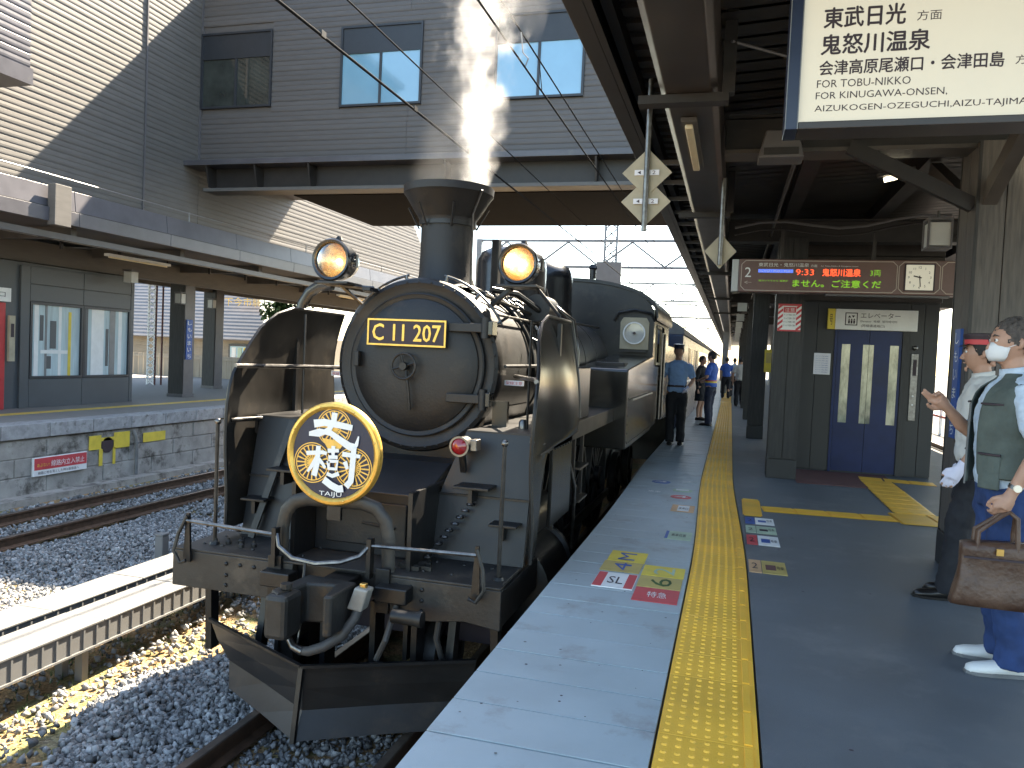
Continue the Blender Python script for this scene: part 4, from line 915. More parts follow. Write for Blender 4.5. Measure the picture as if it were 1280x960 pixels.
MB().bar((1.88, 6.1, 2.92), (2.25, 6.1, 3.05), .04).build('tube', 'tubelit', t)
t = thing('loudspeaker', (.25, 6.3, 2.9), 'grey green loudspeaker box hanging under the first canopy beam', 'loudspeaker')
MB().prism([(.10, 2.96), (.42, 2.96), (.37, 3.16), (.15, 3.16)], 6.0, 6.24).build('speaker_case', 'greymetal', t, bevel=.01); MB().box(.14, .38, 5.99, 6.0, 2.98, 3.03).build('speaker_grille', 'darkmetal', t)
for k in range(7):
    t = thing('tube_light', (.25, 18+k*4, 3.0), ['nearest', 'second', 'third', 'fourth', 'fifth', 'sixth', 'farthest'][k]+' small platform lamp in the receding row under the canopy', 'lamp', 'lamps in the row under the canopy')
    MB().box(.05, .25, 17.9+k*4, 18.0+k*4, 2.62, 2.80).build('lamp_glass', 'lampglass', t); MB().box(.14, .16, 17.94+k*4, 17.96+k*4, 2.8, 3.1).build('hanger', 'darkmetal', t)

# ================================================================ OVERHEAD LINE
def wires():
    def w(name, label, x, z, x2=None, z2=None, r=.009, y0=1.0, y1=70, sag=0., mt='wire'):
        t = thing(name, (x, y0, z), label, 'wire'); x2 = x if x2 is None else x2; z2 = z if z2 is None else z2; pts = []
        for i in range(21):
            q = i/20; yy = y0+(y1-y0)*q; s = -sag*4*((yy/22) % 1)*(1-((yy/22) % 1)); pts.append((x+(x2-x)*q, yy, z+(z2-z)*q+s))
        return t, MB().tube(pts, r, 6).build('wire_strand', mt, t), pts
    t1, _, _ = w('contact_wire', 'thick overhead wire, lower of the left pair over the locomotive', -3.66, 4.2, r=.014)
    for y in (4.6+1.7, 8.4, 10.3): MB().box(-3.675, -3.645, y-.04, y+.04, 4.19, 4.245).build('wire_clamp', 'darksteel', t1)
    w('messenger_wire', 'thin overhead wire, upper of the left pair over the locomotive', -3.72, 4.76, r=.009)
    t2, _, _ = w('contact_wire', 'overhead wire, left one of the pair above the lamps', -2.06, 4.2, r=.010)
    w('messenger_wire', 'overhead wire, right one of the pair above the lamps', -2.12, 4.55, r=.009)
    MB().tube([(-2.06, 8.0, 4.2), (-2.12, 8.05, 4.55)], .005, 6).build('dropper', 'wire', t2)
    MB().tube([(-2.06, 7.3, 4.2), (-2.03, 7.3, 4.28), (-2.10, 7.35, 4.36), (-2.12, 7.32, 4.55)], .007, 6).build('feeder_clip', 'gantry', t2)
wires()
def gantry(Y, x0, x1, z, label, tower=None, sc=1.):
    t = thing('catenary_gantry', ((x0+x1)/2, Y, 0), label, 'gantry', 'catenary gantries beyond the overpass')
    MB().box(x0, x1, Y-.06, Y+.06, z, z+.13).build('top_chord', 'gantry', t); MB().box(x0, x1, Y-.06, Y+.06, z-1.35*sc, z-1.22*sc).build('bottom_chord', 'gantry', t)
    n = max(4, int((x1-x0)/1.5)); 
    for i in range(n):
        a = x0+(x1-x0)*i/n; b = x0+(x1-x0)*(i+1)/n
        MB().bar((a, Y, z if i % 2 else z-1.25*sc), (b, Y, z-1.25*sc if i % 2 else z), .09).build('truss_diagonal', 'gantry', t)
    for x in (x0+.15, x1-.15): MB().box(x-.14, x+.14, Y-.14, Y+.14, -1.3, z+.13).build('mast', 'gantry', t)
    return t
g = gantry(40, -13.5, -.2, 7.4, 'nearest steel catenary gantry seen under the overpass')
t = thing('lattice_mast', (-6.2, 39.5, 5), 'lattice signal mast with insulators and a grey box on the near gantry', 'mast')
m = MB(); 
for a in (-.3, .3): m.box(-6.2+a-.05, -6.2+a+.05, 39.4, 39.5, -1.3, 8.6)
m.build('mast_leg', 'gantry', t); m = MB()
for k in range(14): m.bar((-6.5, 39.45, 1.5+k*.5), (-5.9, 39.45, 2.0+k*.5), .06).bar((-5.9, 39.45, 1.5+k*.5), (-6.5, 39.45, 2.0+k*.5), .06)
m.build('mast_lacing', 'gantry', t); MB().box(-6.85, -5.6, 39.2, 39.39, 4.2, 6.3).build('equipment_box', 'duct', t); MB().box(-7.2, -5.2, 39.4, 39.5, 8.3, 8.42).build('cross_arm', 'gantry', t)
for x in (-7.1, -6.7, -5.7, -5.3): MB().lathe([(.05, 0), (.16, .06), (.05, .12), (.16, .18), (.05, .24), (.14, .3), (.04, .36)], (x, 39.45, 8.42), 'z', 10).build('insulator', 'gantry', t, smooth=True)
for k, (Y, a, b) in enumerate(((62, -14, 3), (84, -15, 4), (110, -16, 6))): gantry(Y, a, b, 7.4, ['second', 'third', 'farthest'][k]+' catenary gantry fading in the distance')
# far right surroundings
t = thing('track_fence', (9, 30, 0), 'low red and white rail fence beyond the bright track', 'fence')
for k in range(30): MB().box(8.9, 9.0, 10+k*2, 10.1+k*2, -1.3, .1).build('fence_post', 'white', t)
MB().box(8.92, 8.98, 10, 70, -.05, .05).build('fence_rail', 'signred', t); MB().box(8.92, 8.98, 10, 70, -.5, -.4).build('fence_rail', 'signred', t)
for k, (x, y, w_, h) in enumerate(((34, 58, 9, 5), (30, 74, 7, 6.5), (46, 80, 12, 8))):
    t = thing('far_house', (x, y, -1.3), ['pale two-storey house', 'tall narrow pale house', 'wide pale apartment block'][k]+' beyond the tracks at the right', 'building', 'houses beyond the tracks at the right')
    MB().box(x, x+w_, y, y+8, -1.3, h).build('wall', 'farwall', t); MB().prism([(x-.4, h), (x+w_+.4, h), (x+w_/2, h+1.6)], y-.4, y+8.4).build('roof', 'rooftile', t)
    for i in range(int(w_//2.2)):
        for z in (.6, 3.2): MB().box(x+.8+i*2.2, x+1.9+i*2.2, y-.04, y-.01, z, z+1.1).build('window', 'darkgl', t)
# ================================================================ STEAM LOCOMOTIVE
BZ = 1.33
def arc(cx_, y, cz, r, a0, a1, n=12, dy=0.):
    return [(cx_+r*math.sin(math.radians(a0+(a1-a0)*i/(n-1))), y+dy*i/(n-1), cz+r*math.cos(math.radians(a0+(a1-a0)*i/(n-1)))) for i in range(n)]
def rivets(pts, r, n, axis='y', sgn=-1):
    m = MB()
    for p in pts: m.lathe([(r, 0), (r*.85, sgn*r*.5), (r*.3, sgn*r*.8)], p, axis, 8)
    return m
def loco():
    t = thing('steam_locomotive', (XC, 9, -1.04), 'black tank steam locomotive number C11 207 standing at the near platform', 'locomotive')
    # --- smokebox, boiler
    MB().lathe([(.10, .02), (.60, .02), (.655, -.005), (.685, .01), (.70, .05), (.70, .10), (.675, .12), (.675, 1.42), (.69, 1.43), (.69, 1.47), (.672, 1.48)], (XC, 5.80, BZ), 'y', 72).build('smokebox', 'soot', t, smooth=True)
    MB().lathe([(.665, 0), (.665, 4.4)], (XC, 7.27, BZ), 'y', 72).build('boiler_barrel', 'boiler', t, smooth=True)
    for y in (7.9, 8.8, 9.7, 10.6): MB().lathe([(.666, -.03), (.673, -.03), (.673, .03), (.666, .03)], (XC, y, BZ), 'y', 64).build('boiler_band', 'boiler', t, smooth=True)
    rv = [(XC+.663*math.sin(k*PI/20), 5.795+.004, BZ+.663*math.cos(k*PI/20)) for k in range(40)]
    rivets(rv, .010, 8).build('ring_rivet', 'soot', t, kind='stuff')
    d = MB().lathe([(.002, -.075), (.20, -.072), (.36, -.060), (.47, -.038), (.525, -.012), (.54, .02), (.545, .035)], (XC, 5.795, BZ), 'y', 72).build('smokebox_door', 'soot', t, smooth=True)
    MB().lathe([(.555, -.006), (.565, -.012), (.575, -.006), (.575, .01)], (XC, 5.80, BZ), 'y', 72).build('door_seal_ring', 'soot', d, smooth=True)
    for z in (BZ+.31, BZ-.24):
        MB().box(XC+.30, XC+.60, 5.70, 5.735, z-.035, z+.035).build('hinge_strap', 'soot', d, bevel=.006)
        MB().lathe([(.035, -.08), (.035, .08)], (XC+.60, 5.71, z), 'z', 14).build('hinge_knuckle', 'soot', d, smooth=True)
        MB().box(XC+.575, XC+.66, 5.69, 5.82, z-.055, z+.055).build('hinge_bracket', 'blackgloss', d, bevel=.006)
    MB().box(XC-.50, XC-.46, 5.70, 5.76, BZ-.03, BZ+.09).build('door_clip', 'soot', d, bevel=.006)
    hx, hy, hz = XC-.045, 5.655, BZ-.012
    hw = MB().tube([(hx+.10*math.cos(a), hy, hz+.10*math.sin(a)) for a in lin(0, 2*PI, 29)], .011, 8, False)
    for a in (.3, 1.87, 3.44, 5.01): hw.tube([(hx, hy+.01, hz), (hx+.10*math.cos(a), hy, hz+.10*math.sin(a))], .010, 6)
    hw.lathe([(.03, -.02), (.034, .0), (.025, .07)], (hx, hy, hz), 'y', 16); hw.build('door_handwheel', 'darksteel', d, smooth=True)
    MB().tube([(hx+.01, hy+.02, hz-.02), (hx+.045, hy+.01, hz-.20), (hx+.05, hy+.03, hz-.34)], [.016, .013, .018], 8).build('locking_lever', 'darksteel', d, smooth=True)
    # number plate
    px0, px1, pz0, pz1 = -2.80, -2.135, 1.475, 1.685
    np_ = MB().box(px0, px1, 5.668, 5.69, pz0, pz1).build('number_plate', 'ink', t)
    f = MB()
    for a in ((px0, px1, pz0, pz0+.014), (px0, px1, pz1-.014, pz1), (px0, px0+.014, pz0+.014, pz1-.014), (px1-.014, px1, pz0+.014, pz1-.014)): f.box(a[0], a[1], 5.660, 5.668, a[2], a[3])
    f.build('plate_border', 'gold', np_)
    text('C 11 207', 'gold', np_, (px0+.045, 5.664, pz0+.040), (1, 0, 0), (0, 0, 1), h=.13, w=.575, bold=.018, name='plate_number')
    for s in (-1, 1): MB().bar((XC+s*.2, 5.69, 1.58), (XC+s*.2, 5.76, 1.58), .03).build('plate_stud', 'soot', np_)
    # handrails round the smokebox
    MB().tube(arc(XC, 5.95, BZ, .745, 12, 62, 14), .011, 8).build('smokebox_handrail', 'steel', t, smooth=True)
    MB().tube(arc(XC, 5.95, BZ, .745, -62, -12, 14), .011, 8).build('smokebox_handrail', 'steel', t, smooth=True)
    for a in (-60, -35, -14, 14, 38, 60):
        MB().tube([(XC+.67*math.sin(math.radians(a)), 5.95, BZ+.67*math.cos(math.radians(a))), (XC+.75*math.sin(math.radians(a)), 5.95, BZ+.75*math.cos(math.radians(a)))], [.016, .014], 8).build('handrail_stanchion', 'steel', t)
    for s in (-1, 1):
        MB().tube([(XC+s*.60, 6.0, BZ+.43), (XC+s*.60, 8.6, BZ+.43)], .012, 8).build('boiler_handrail', 'darksteel' if s < 0 else 'steel', t, smooth=True)
        for y in (6.3, 7.3, 8.3): MB().tube([(XC+s*.53, y, BZ+.38), (XC+s*.61, y, BZ+.435)], .014, 6).build('handrail_stanchion', 'darksteel', t)
        MB().tube([(XC+s*.715, 5.9, BZ+.02), (XC+s*.715, 8.7, BZ+.02)], .014, 8).build('side_pipe', 'black', t, smooth=True)
    # chimney
    ch = MB().lathe([(.33, .0), (.26, .03), (.232, .10), (.226, .30), (.228, .54), (.245, .55), (.245, .585), (.255, .60), (.275, .63), (.37, .78), (.388, .80), (.392, .86), (.36, .865), (.30, .80), (.22, .6), (.2, .3)], (XC, 6.38, BZ+.66), 'z', 48, False).build('chimney', 'soot', t, smooth=True)
    MB().lathe([(.226, 0), (.248, .0), (.248, .035), (.228, .04)], (XC, 6.38, 2.52), 'z', 40).build('chimney_band', 'black', ch, smooth=True)
    for a in (.2, 1.6, 3.3, 4.3, 5.2): MB().tube([(XC+.25*math.cos(a), 6.38+.25*math.sin(a), 2.50), (XC+.35*math.cos(a), 6.38+.35*math.sin(a), 2.68)], .009, 6).build('chimney_stay', 'black', ch)
    MB().box(XC+.24, XC+.31, 6.9, 7.0, 2.0, 2.50).build('chimney_rear_pipe', 'black', t, bevel=.01)
    MB().tube([(XC+.26, 6.3, 1.98), (XC+.26, 6.28, 2.62), (XC+.36, 6.2, 2.80)], .010, 6).build('drain_pipe', 'steel', ch, smooth=True)
    # domes
    def dome(y, r, zt, ln, name):
        z0 = BZ+.45; h = zt-z0; prof = [(r+.10, 0), (r+.03, .10), (r, .2), (r, h-.22), (r*.97, h-.14), (r*.86, h-.06), (r*.62, h-.015), (r*.3, h), (.002, h+.003)]; rs = []
        for rr, hh in prof: rs.append([(XC+rr*math.cos(a), y+(rr+ln)*math.sin(a) if abs(math.sin(a)) > 0 else y, z0+hh) for a in [2*PI*k/40 for k in range(40)]])
        return MB().rings(rs).build(name, 'blackgloss', t, smooth=True)
    dome(8.45, .385, 2.62, .12, 'sand_dome'); dome(10.0, .375, 2.66, .05, 'steam_dome')
    for y in (8.3, 8.6): MB().tube([(XC+.36, y, 2.2)]+arc(XC, y, BZ, .72, 40, 95, 8)+[(XC+.75, y, .85)], .018, 8).build('sand_pipe', 'black', t, smooth=True)
    MB().lathe([(.05, 0), (.05, .10), (.02, .13)], (XC+.1, 11.2, 2.0), 'z', 12).build('safety_valve', 'black', t)
    # pipework over the right-hand side of the boiler
    pr = random.Random(4)
    for y, a0, a1, r, rad in ((6.75, 5, 98, .70, .020), (6.95, 15, 100, .71, .013), (7.12, 30, 92, .72, .011), (7.45, 25, 96, .705, .016), (7.6, 5, 85, .73, .012)):
        pts = arc(XC, y, BZ, r, a0, a1, 12, .12); MB().tube(pts, rad, 8).build('boiler_pipe', 'black', t, smooth=True)
    for s in (1, -1):
        MB().tube([(XC+s*.32, 6.7, 2.02), (XC+s*.50, 6.9, 2.00), (XC+s*.66, 7.25, 1.86), (XC+s*.74, 7.7, 1.60), (XC+s*.76, 7.9, 1.2), (XC+s*.76, 7.9, .9)], .030, 10).build('steam_pipe', 'blackgloss', t, smooth=True)
        MB().tube([(XC+s*.48, 7.5, 1.93), (XC+s*.70, 7.55, 1.95), (XC+s*.90, 7.6, 1.80), (XC+s*.95, 7.62, 1.5), (XC+s*.95, 7.62, .92)], .026, 10).build('steam_pipe', 'blackgloss', t, smooth=True)
        MB().tube([(XC+s*.42, 6.2, 1.93), (XC+s*.56, 7.2, 1.84), (XC+s*.60, 8.3, 1.80), (XC+s*.55, 9.5, 1.86), (XC+s*.5, 11.5, 1.9)], .016, 8).build('control_rod', 'darksteel', t, smooth=True)
    for k in range(9):
        y = 6.6+pr.random()*1.3; a = math.radians(pr.uniform(22, 48)); r = .70
        MB().lathe([(.03, -.04), (.045, -.03), (.045, .03), (.02, .05), (.02, .09)], (XC+r*math.sin(a), y, BZ+r*math.cos(a)), 'z' if k % 2 else 'y', 10).build('valve_fitting', 'darksteel', t, smooth=True)
    MB().lathe([(.13, 0), (.13, .42), (.09, .47)], (XC+.62, 7.2, 1.90), 'y', 20).build('turbo_generator', 'black', t, smooth=True)
    # --- headlamps
    def lamp(x, y, z, r, label):
        h = MB().lathe([(r*.45, .26), (r*.8, .22), (r*.98, .12), (r, .0), (r*1.07, -.005), (r*1.09, -.03), (r*1.02, -.045), (r*.90, -.04), (r*.90, .0)], (x, y, z), 'y', 40, False).build('headlamp', 'blackgloss', t, smooth=True, label=label)
        MB().lathe([(r*.92, -.01), (r*.8, .05), (r*.5, .11), (r*.15, .13), (.001, .13)], (x, y, z), 'y', 32, False).build('lamp_reflector', 'reflector', h, smooth=True)
        MB().lathe([(.001, -.038), (r*.5, -.036), (r*.92, -.02)], (x, y, z), 'y', 32, False).build('lamp_glass', 'lampfront', h, smooth=True)
        MB().sphere((x, y+.06, z), r*.17, 12, 8).build('lamp_bulb', 'bulb', h, smooth='all')
        MB().tube([(x+r*1.0, y+.05, z+.02), (x+r*1.22, y+.05, z+.05), (x+r*1.22, y+.05, z-.05), (x+r*1.0, y+.05, z-.04)], .01, 6).build('lamp_latch', 'steel', h)
        MB().lathe([(.02, r), (.035, r+.01), (.02, r+.04)], (x+.02, y+.06, z), 'z', 12).build('lamp_vent', 'black', h)
        return h
    lamp(-3.105, 5.62, 2.135, .155, 'left headlamp on a raised bracket'); lamp(-1.665, 5.98, 2.165, .15, 'right headlamp with amber reflector')
    MB().box(-3.24, -2.95, 5.58, 5.84, 1.945, 1.965).box(-2.85, -2.78, 5.64, 5.80, 1.90, 1.93).build('lamp_bracket', 'black', t, bevel=.004)
    for a, b in (((-3.08, 5.7, 1.95), (-2.86, 5.92, 1.72)), ((-3.0, 5.8, 1.95), (-2.78, 6.0, 1.90)), ((-3.2, 5.7, 1.95), (-2.80, 5.75, 1.93))): MB().tube([a, b], .016, 6).build('lamp_strut', 'steel', t)
    MB().tube([(-3.61, 5.98, 1.66), (-3.58, 5.98, 1.80), (-3.50, 5.96, 1.90), (-3.38, 5.92, 1.955), (-3.2, 5.8, 1.955)], [(.022, .05)]*5, 10).build('lamp_stay', 'blackgloss', t, smooth=True)
    MB().box(-1.84, -1.50, 5.94, 6.2, 1.98, 2.0).build('lamp_bracket', 'black', t, bevel=.004); MB().bar((-1.75, 6.1, 1.98), (-1.95, 6.15, 1.83), .05, .03).build('lamp_strut', 'black', t); MB().tube([(-1.52, 6.05, 1.98), (-1.32, 6.02, 1.76)], .014, 6).build('lamp_strut', 'black', t)
    # --- smoke deflectors: big dished plates
    def deflector(s):
        X0 = XC+s*1.18; zs = lin(.05, 1.745, 30); m = MB(); rs = []
        for z in zs:
            yf = 5.02 if z < 1.05 else (5.02+(z-1.05)*.30 if z < 1.2 else (5.065+(z-1.2)*.86 if z < 1.66 else 5.46+(z-1.66)*3.2))
            yb = 6.62 if z > .80 else ((5.12+max(0, (z-.05))*.70) if s > 0 else (5.5+max(0, z-.05)*.4))
            bend = -s*.10*max(0, (z-1.15)/.6)**1.8; row = []
            for i in range(15):
                y = yf+(yb-yf)*i/14; w = .016*math.sin(y*4.1+z*1.2)+.010*math.sin(z*6.1+y*1.3); row.append((X0+bend+w, y, z))
            rs.append(row)
        th = .012; A = [[Vector(p) for p in r] for r in rs]
        n, k = len(rs), 15; vs_ = [p for r in A for p in r]+[p+Vector((-s*th, 0, 0)) for r in A for p in r]; fs = []; N = n*k
        for i in range(n-1):
            for j in range(k-1): a = i*k+j; fs.append((a, a+1, a+k+1, a+k)); fs.append((N+a, N+a+k, N+a+k+1, N+a+1))
        for i in range(n-1):
            for j in (0, k-1): a = i*k+j; fs.append((a, a+k, N+a+k, N+a))
        for j in range(k-1):
            for i in (0, n-1): a = i*k+j; fs.append((a, a+1, N+a+1, N+a))
        m.add(vs_, fs); o = m.build('smoke_deflector', 'deflector' if s > 0 else 'deflector_in', t, smooth=True)
        # rolled edge and stays
        ed = [A[i][0] for i in range(0, n, 2)]+[A[-1][j] for j in range(0, k, 2)]+[A[i][-1] for i in range(n-1, 14, -2)]
        MB().tube(ed, .014, 6).build('edge_bead', 'black', o, smooth=True)
        for z in (1.27, .86): MB().tube([(X0-s*.01, 5.06 if z < 1 else 5.10, z), (X0-s*.12, 5.5, z), (X0-s*.45, 6.15, z)], .017, 8).build('deflector_stay', 'steel', o, smooth=True)
        MB().tube([(X0-s*.22, 5.72, .66), (X0-s*.22, 5.72, 1.70)], .010, 6).build('deflector_rod', 'black', o)
        MB().bar((X0-s*.04, 5.9, .1), (X0-s*.04, 5.9, 1.7), .03, .04).build('deflector_rib', 'black', o)
        lp = MB().box(min(X0-s*.33, X0-s*.49), max(X0-s*.33, X0-s*.49), 5.98, 5.985, 1.20, 1.24).build('caution_plate', 'paperwhite', o)
        text('架線注意', 'signred', o, (min(X0-s*.33, X0-s*.49)+.012, 5.978, 1.207), (1, 0, 0), (0, 0, 1), h=.026, w=.135)
        # lower bracket panel beneath the running board
        MB().box(*sorted((X0-s*.02, X0-s*.05)), 5.78, 6.50, .14, .80).build('lower_panel', 'deflector' if s > 0 else 'black', t, bevel=.006)
        rivets([(X0-s*.02 if s < 0 else X0-s*.02, 5.84+.1*q, .74) for q in range(7)], .010, 8, 'x', s).build('panel_rivet', 'black', t, kind='stuff')
    for s in (-1, 1): deflector(s)
    # --- running boards
    for s in (-1, 1):
        a, b = sorted((XC+s*.60, XC+s*1.16))
        MB().box(a, b, 5.36, 8.85, .86, .885).build('running_board', 'black', t, bevel=.003)
        a, b = sorted((XC+s*1.135, XC+s*1.16)); MB().box(a, b, 5.36, 8.85, .74, .86).build('board_valance', 'black', t)
        # sloping apron between front deck and running board
        a, b = sorted((XC+s*.30, XC+s*1.12)); at, bt = (a+.30, b) if s > 0 else (a, b-.30); ap = MB().rings([[(a, 5.16, -.02), (b, 5.16, -.02), (bt, 5.36, .875), (at, 5.36, .875)], [(a, 5.20, -.02), (b, 5.20, -.02), (bt, 5.40, .875), (at, 5.40, .875)]]).build('front_apron', 'apron', t, bevel=.004)
        MB().box(a+(.15 if s > 0 else 0), b-(.15 if s < 0 else 0), 5.245, 5.27, .42, .435).build('apron_seam', 'black', ap)
        for xx, z, w_ in ((XC+s*.74, .50, .13), (XC+s*.98, .26, .10)):
            st = MB().box(xx-w_, xx+w_, 5.08, 5.28, z, z+.018).build('step_plate', 'black', t, bevel=.003); MB().box(xx-.03, xx+.0, 5.12, 5.26, z-.10, z).build('step_bracket', 'black', st)
    MB().bar((XC-.99, 5.10, -.02), (XC-.80, 5.32, .86), .05, .02, (0, 1, 0)).build('diagonal_stay', 'deflector_in', t)
    MB().box(XC+.66, XC+.78, 5.78, 5.83, .885, 1.08).build('bracket_plate', 'deflector', t)
    for k in range(3): MB().lathe([(.035, 0), (.035, .05), (.02, .07)], (XC+.92+.07*k, 5.75+.12*k, .885), 'z', 10).build('oil_cup', 'steel', t, smooth=True)
    MB().box(XC+.92, XC+1.14, 6.75, 7.35, .885, 1.36).build('lubricator_box', 'deflector', t, bevel=.012); MB().tube([(XC+1.0, 6.8, 1.36), (XC+.95, 6.7, 1.5), (XC+.7, 6.7, 1.6)], .012, 6).build('oil_pipe', 'black', t, smooth=True)
    MB().lathe([(.16, 0), (.17, .02), (.17, .45), (.14, .5)], (XC-.95, 7.1, .885), 'z', 20).build('air_pump', 'black', t, smooth=True)
    # --- central saddle box, smokebox saddle
    MB().prism([(5.04, -.02), (5.04, .43), (5.55, .60), (5.9, .60), (5.9, -.02)], XC-.42, XC+.42, 'yz').build('saddle_box', 'apron', t, bevel=.008)
    MB().prism([(XC-.48, .55), (XC+.48, .55), (XC+.60, 1.0), (XC-.60, 1.0)], 5.85, 7.1).build('smokebox_saddle', 'black', t)
    MB().box(XC-.32, XC+.30, 5.018, 5.036, .05, .36).build('access_door', 'soot', t, bevel=.01); MB().tube([(XC-.03, 5.01, .21), (XC+.22, 5.005, .19)], .010, 6).build('access_handle', 'darksteel', t)
    # --- front deck and buffer beam
    MB().box(-3.72, -1.33, 4.68, 5.22, -.045, -.02).build('front_deck', 'deckdust', t, bevel=.003)
    bl = MB().prism([(-3.74, -.29), (-2.95, -.29), (-2.80, -.25), (-2.78, -.035), (-3.74, -.035)], 4.64, 4.70).build('buffer_beam_plate', 'deckdust', t, bevel=.005)
    br = MB().prism([(-2.08, -.25), (-1.95, -.29), (-1.78, -.29), (-1.55, -.26), (-1.31, -.29), (-1.31, -.035), (-2.08, -.035)], 4.64, 4.70).build('buffer_beam_plate', 'deckdust', t, bevel=.005)
    MB().box(-2.78, -2.08, 4.70, 4.76, -.20, -.03).build('coupler_headstock', 'black', t, bevel=.005)
    MB().box(-3.735, -1.315, 4.64, 4.74, -.034, -.018).build('beam_top_angle', 'deckdust', t, bevel=.004)
    for x in (-3.73, -1.335): MB().box(x, x+.02, 4.70, 5.6, -.28, -.05).build('beam_side_plate', 'black', t)
    rivets([(-3.30+.11*k, 4.638, -.09) for k in range(5)]+[(-3.30, 4.638, -.17), (-3.30, 4.638, -.24), (-2.95, 4.638, -.2), (-2.02, 4.638, -.08), (-1.92, 4.638, -.08), (-1.84, 4.638, -.09), (-1.84, 4.638, -.16), (-1.84, 4.638, -.23), (-3.6, 4.638, -.1)], .015, 8).build('beam_rivet', 'black', t, kind='stuff')
    pr = random.Random(9); rivets([(x, y, -.018) for x in (-3.6, -3.45, -3.2, -3.0, -2.8, -2.1, -1.9, -1.7, -1.5) for y in (4.8, 5.05)], .014, 8, 'z', 1).build('deck_rivet', 'black', t, kind='stuff')
    for k in range(9): MB().box(-2.0+pr.uniform(-.1, .1), -1.93+pr.uniform(-.05, .1), 4.78+.03*k, 4.80+.03*k, -.018, .012).build('deck_bolt', 'darksteel', t)
    for k in range(5): MB().lathe([(.022, 0), (.022, .02), (.012, .03), (.012, .045)], (-3.52+.07*k, 4.82+.05*(k % 3), -.018), 'z', 8).build('deck_bolt', 'darksteel', t)
    # chain lying on the deck
    for k in range(9): MB().tube([(-1.96+.03*k+.022*math.cos(a), 5.02+.022*k+(.012 if k % 2 else .026)*math.sin(a), .02+.045*k) for a in lin(0, 2*PI, 11)], .010, 6, False).build('chain_link', 'steel', t)
    # arch frame behind the headboard
    path = [(-2.905, -.06), (-2.905, .20), (-2.88, .31), (-2.82, .38), (-2.72, .41), (-2.32, .42), (-2.21, .39), (-2.14, .31), (-2.115, .20), (-2.11, -.10)]
    MB().tube([(x, 4.70, z) for x, z in path], [(.024, .05)]*len(path), 12).build('headboard_frame', 'deckdust', t, smooth=True)
    for x in (-2.905, -2.11): MB().box(x-.05, x+.05, 4.61, 4.64, -.27, .02).build('frame_foot', 'black', t, bevel=.004)
    # uncoupling rod with end handles
    MB().tube([(-3.60, 4.60, .19), (-2.90, 4.60, .165)], .013, 8).build('uncoupling_rod', 'steel', t, smooth=True); MB().tube([(-2.20, 4.60, .165), (-1.47, 4.60, .185)], .013, 8).build('uncoupling_rod', 'steel', t, smooth=True)
    MB().tube([(-2.88, 4.60, .17), (-2.84, 4.56, .10), (-2.70, 4.50, .05), (-2.52, 4.48, .04), (-2.35, 4.50, .065), (-2.25, 4.56, .10), (-2.20, 4.60, .165)], .016, 8).build('uncoupling_rod', 'steel', t, smooth=True)
    MB().tube([(-2.60, 4.49, .045), (-2.585, 4.45, -.05), (-2.58, 4.42, -.10)], .010, 6).build('lift_link', 'darksteel', t)
    for x, s in ((-3.60, -1), (-1.47, 1)):
        MB().tube([(x, 4.60, .22), (x+s*.05, 4.58, .10), (x+s*.07, 4.56, -.02), (x+s*.02, 4.56, -.10), (x-s*.03, 4.56, -.08)], .013, 8).build('rod_handle', 'darksteel', t, smooth=True); MB().prism([(x-.03, -.10), (x+.03, -.10), (x+.012, .24), (x-.012, .24)], 4.605, 4.625).build('rod_bracket', 'black', t)
    for x in (-2.90, -2.20): MB().box(x-.015, x+.015, 4.58, 4.64, -.05, .21).build('rod_bracket', 'black', t)
    for x, z1 in ((-3.53, .86), (-1.385, .86)):
        MB().tube([(x, 4.82, -.02), (x+.01, 4.80, z1)], .014, 8).build('marker_post', 'darksteel', t, smooth=True); MB().sphere((x+.01, 4.80, z1+.015), .024, 12, 8).build('post_knob', 'steel', t, smooth='all'); MB().lathe([(.04, 0), (.03, .02)], (x, 4.82, -.018), 'z', 10).build('post_socket', 'black', t)
    # small chimney-side red marker lamp
    ml = MB().lathe([(.05, .16), (.062, .12), (.066, 0), (.072, -.005), (.072, -.02), (.058, -.02)], (-1.80, 5.14, .79), 'y', 24, False).build('marker_lamp', 'steel', t, smooth=True)
    MB().lathe([(.001, -.035), (.03, -.03), (.058, -.01)], (-1.80, 5.14, .79), 'y', 24, False).build('marker_lens', 'redlens', ml, smooth=True); MB().box(-1.73, -1.68, 5.15, 5.25, .76, .84).build('lamp_hinge', 'steel', ml, bevel=.006); MB().bar((-1.80, 5.2, .72), (-1.80, 5.25, .60), .04).build('lamp_foot', 'black', ml)
    # --- coupler, hose
    MB().box(-2.60, -2.45, 4.02, 4.22, -.31, -.04).build('coupler_knuckle', 'coupler', t, bevel=.03)
    MB().prism([(-2.60, 4.10), (-2.52, 4.04), (-2.47, 4.30), (-2.30, 4.34), (-2.25, 4.10), (-2.20, 4.12), (-2.20, 4.44), (-2.56, 4.48)], -.28, -.03, 'xy').build('coupler_head', 'coupler', t, bevel=.015)
    MB().box(-2.50, -2.30, 4.44, 4.95, -.24, -.06).build('coupler_shank', 'black', t, bevel=.01)
    MB().lathe([(.025, 0), (.025, .30), (.035, .31), (.035, .34)], (-2.52, 4.14, -.335), 'z', 12).build('coupler_pin', 'darksteel', t)
    for x in (-2.86, -2.02): MB().prism([(x-.10, -.17), (x+.12, -.17), (x+.12, -.07), (x-.10, -.07)], 4.52, 4.638).build('beam_step', 'black', t, bevel=.008)
    MB().lathe([(.045, 0), (.045, .16), (.05, .17), (.05, .20)], (-1.95, 4.44, -.21), 'x', 14).build('brake_pipe_cock', 'darksteel', t, smooth=True)
